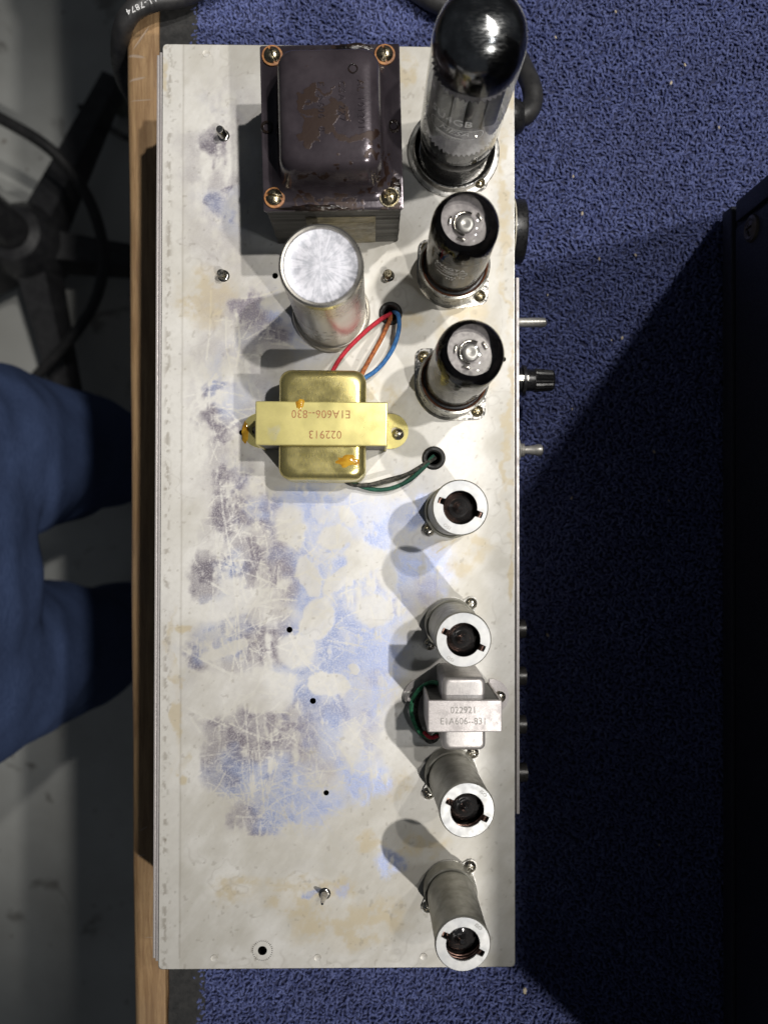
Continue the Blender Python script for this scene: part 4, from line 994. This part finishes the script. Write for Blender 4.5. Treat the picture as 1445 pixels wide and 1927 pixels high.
# ================================================================== cabinet on the right
cbx = W(1352, 960, ZB).x; cy0 = W(1352, 390, ZB).y; cy1 = W(1352, 2190, ZB).y; CHH = 412.0
CB = thing('amp_cabinet', 'black vinyl-covered amplifier cabinet standing at the right edge of the carpet', 'cabinet', (cbx, (cy0 + cy1) / 2, Z0 + (ZB + 0.6) * .001))
ly = (cy0 - cy1) * 1000
obj('shell', xf(loft([rring(125, ly/2, 9, z, 6) for z in (3, CHH - 8)] + [rring(125 - 4, ly/2 - 4, 8, CHH - 1.5, 6), rring(125 - 9, ly/2 - 9, 6, CHH, 6)], angle=50), (128.0, 0, 0)), 'tolex', CB)
# raised border strips leave a recessed panel on the left face
fw = 11.0
obj('border_strip', xf(box(3.4, ly - 10, fw, 1.2), (1.8, 0, 3.2 + fw / 2)), 'tolex', CB); obj('border_strip', xf(box(3.4, ly - 10, fw, 1.2), (1.8, 0, CHH - 10 - fw / 2)), 'tolex', CB)
for s in (-1, 1): obj('border_strip', xf(box(3.4, fw, CHH - 22 - 2*fw, 1.2), (1.8, s * (ly/2 - 5 - fw/2), CHH/2 - 3)), 'tolex', CB)
obj('panel', xf(box(2.4, ly - 10 - 2*fw - 5, CHH - 40, 0.8), (2.2, 0, CHH/2 - 3)), 'tolex', CB)
sy_ = cy0 - 0.0255 - (cy0 + cy1) / 2
obj('cup_washer', ringlathe([(3.2, 0), (7.0, 0), (6.6, 1.4), (5.2, 2.2), (3.2, 1.2)], 36), 'dull_washer', CB, (1.1, sy_ * 1000, 36), (0, R(-90), 0))
obj('screw', screw_head(4.4, 2.0), 'dull_washer', CB, (0.4, sy_ * 1000, 36), (0, R(-90), 0))

# ================================================================== person (only the legs are in view)
def person():
    def ring(cx, cy_, rx, ry, z, n=28, ph=0.0):
        return [(cx + rx*math.cos(2*math.pi*k/n), cy_ + ry*math.sin(2*math.pi*k/n), z) for k in range(n)]
    bm = bmesh.new()
    def add(rings):
        n = len(rings[0]); vs_ = [[bm.verts.new(p) for p in r] for r in rings]
        for i in range(len(vs_) - 1):
            for k in range(n): bm.faces.new((vs_[i][k], vs_[i][(k+1) % n], vs_[i+1][(k+1) % n], vs_[i+1][k]))
        bm.faces.new(vs_[0][::-1]); bm.faces.new(vs_[-1])
    X = -380.0
    for (y_hip, y_k, y_a) in ((55, 80, 86), (-148, -172, -178)):
        add([ring(X - 20, y_a, 62, 56, 70), ring(X - 12, y_a, 66, 60, 160), ring(X - 4, y_k, 72, 70, 300), ring(X + 4, y_k, 76, 76, 420), ring(X + 2, (y_k+y_hip)/2, 82, 84, 540), ring(X - 8, y_hip, 94, 96, 680), ring(X - 18, y_hip * 0.9 - 4, 102, 100, 800), ring(X - 24, y_hip*0.85 - 6, 104, 96, 880)])
    add([ring(X - 22, -46, 108, 176, 730), ring(X - 24, -46, 118, 190, 800), ring(X - 30, -46, 120, 186, 880), ring(X - 34, -46, 112, 166, 980), ring(X - 36, -46, 108, 158, 1040)])
    bmesh.ops.recalc_face_normals(bm, faces=bm.faces)
    bmesh.ops.scale(bm, vec=(.001,)*3, verts=bm.verts)
    me = bpy.data.meshes.new('body'); bm.to_mesh(me); bm.free()
    ob = bpy.data.objects.new('tmp', me); COL.objects.link(ob)
    md = ob.modifiers.new('r', 'REMESH'); md.mode = 'VOXEL'; md.voxel_size = 0.009
    sm = ob.modifiers.new('s', 'SMOOTH'); sm.iterations = 8; sm.factor = 0.6
    tx = bpy.data.textures.new('folds', 'CLOUDS'); tx.noise_scale = 0.09
    dm = ob.modifiers.new('d', 'DISPLACE'); dm.texture = tx; dm.strength = 0.016; dm.mid_level = 0.5; dm.texture_coords = 'GLOBAL'
    dg = bpy.context.evaluated_depsgraph_get(); m2 = bpy.data.meshes.new_from_object(ob.evaluated_get(dg)); bpy.data.objects.remove(ob)
    m2.polygons.foreach_set('use_smooth', [True]*len(m2.polygons)); return m2
PR = thing('person', 'person in blue work trousers standing close to the bench edge', 'person', (0, 0, 0))
obj('trousers', person(), 'trousers', PR)
obj('shirt_hem', loft([rring(114, 172, 100, 985, 8, -416, -46), rring(122, 182, 104, 1000, 8, -414, -46), rring(118, 176, 104, 1045, 8, -416, -46), rring(112, 165, 100, 1062, 8, -416, -46)]), 'shirt', PR)
for y_a in (86, -178):
    prof = []
    for z, hx_, hy_ in ((2, 140, 48), (12, 142, 50), (40, 138, 48), (70, 110, 44), (95, 66, 42)): prof.append(rring(hx_, hy_, 40, z, 6, -380 + (40 if z < 60 else 10), y_a))
    obj('shoe', loft(prof, angle=60), 'shoe', PR)

# ================================================================== things on the floor
def floor_wire(label, pts, r, mat):
    zf = -Z0 * 1000
    P = [W(x, y, zf + h) * 1000 for x, y, h in pts]; o = P[0].copy()
    return top('cable', tube([p - o for p in P], r, 10, 8), mat, label, 'cable', o * .001)
floor_wire('black cable making a wide loop beside the dark stand', [(-60, 190, 240), (0, 222, 240), (70, 262, 240), (120, 305, 230), (165, 370, 220), (190, 440, 210), (196, 500, 200), (178, 570, 190), (140, 630, 180), (95, 680, 170), (40, 740, 150)], 9, 'cord')
ST = thing('floor_stand', 'dark star-shaped stand base with splayed legs on the floor by the bench', 'stand', W(105, 500, -Z0 * 1000))
obj('hub', lathe([(60, 60), (62, 140), (45, 170), (30, 175), (30, 420), (0.1, 425)], 32), 'dark_metal', ST)
for k in range(5):
    a_ = R(66 + 72 * k)
    leg = loft([[(x, s * w, z) for s, z in ((-1, 0), (1, 0), (0.7, h), (-0.7, h))] for x, w, h in ((40, 34, 60), (160, 28, 46), (330, 22, 26))])
    obj('leg', leg, 'dark_metal', ST, (0, 0, 70), (0, R(0), a_))
    obj('caster', xf(lathe([(0.01, -14), (22, -14), (26, -8), (26, 8), (22, 14), (0.01, 14)], 24), (320, 0, 27), (R(90), 0, 0)), 'pale_rubber', ST, rot=(0, 0, a_))
# pale off-cuts / crumbs on the carpet
cr = []
for (x, y) in [(987, 1864), (1158, 22), (1095, 402), (1127, 487), (1352, 240), (1078, 332), (1045, 70), (1288, 122), (1262, 156), (1195, 480), (1170, 636), (1030, 555), (1150, 640), (1076, 770), (1230, 850), (1258, 942), (1075, 937), (1030, 1195), (1240, 1590)]:
    p = W(x, y, ZB + 1.5) * 1000; s = random.uniform(0.5, 1.1) * (1.8 if (x, y) == (987, 1864) else 1)
    bm = bmesh.new(); bmesh.ops.create_icosphere(bm, subdivisions=1, radius=1); bmesh.ops.scale(bm, vec=(s * 0.7, s * 1.3, s * 0.5), verts=bm.verts)
    bmesh.ops.rotate(bm, matrix=Matrix.Rotation(random.uniform(-.6, .6), 3, 'Z'), verts=bm.verts); bmesh.ops.translate(bm, vec=p, verts=bm.verts); cr.append(from_bm(bm))
o = top('crumbs', join(cr), 'crumb', 'pale crumbs scattered over the blue carpet', 'crumbs'); o['kind'] = 'stuff'
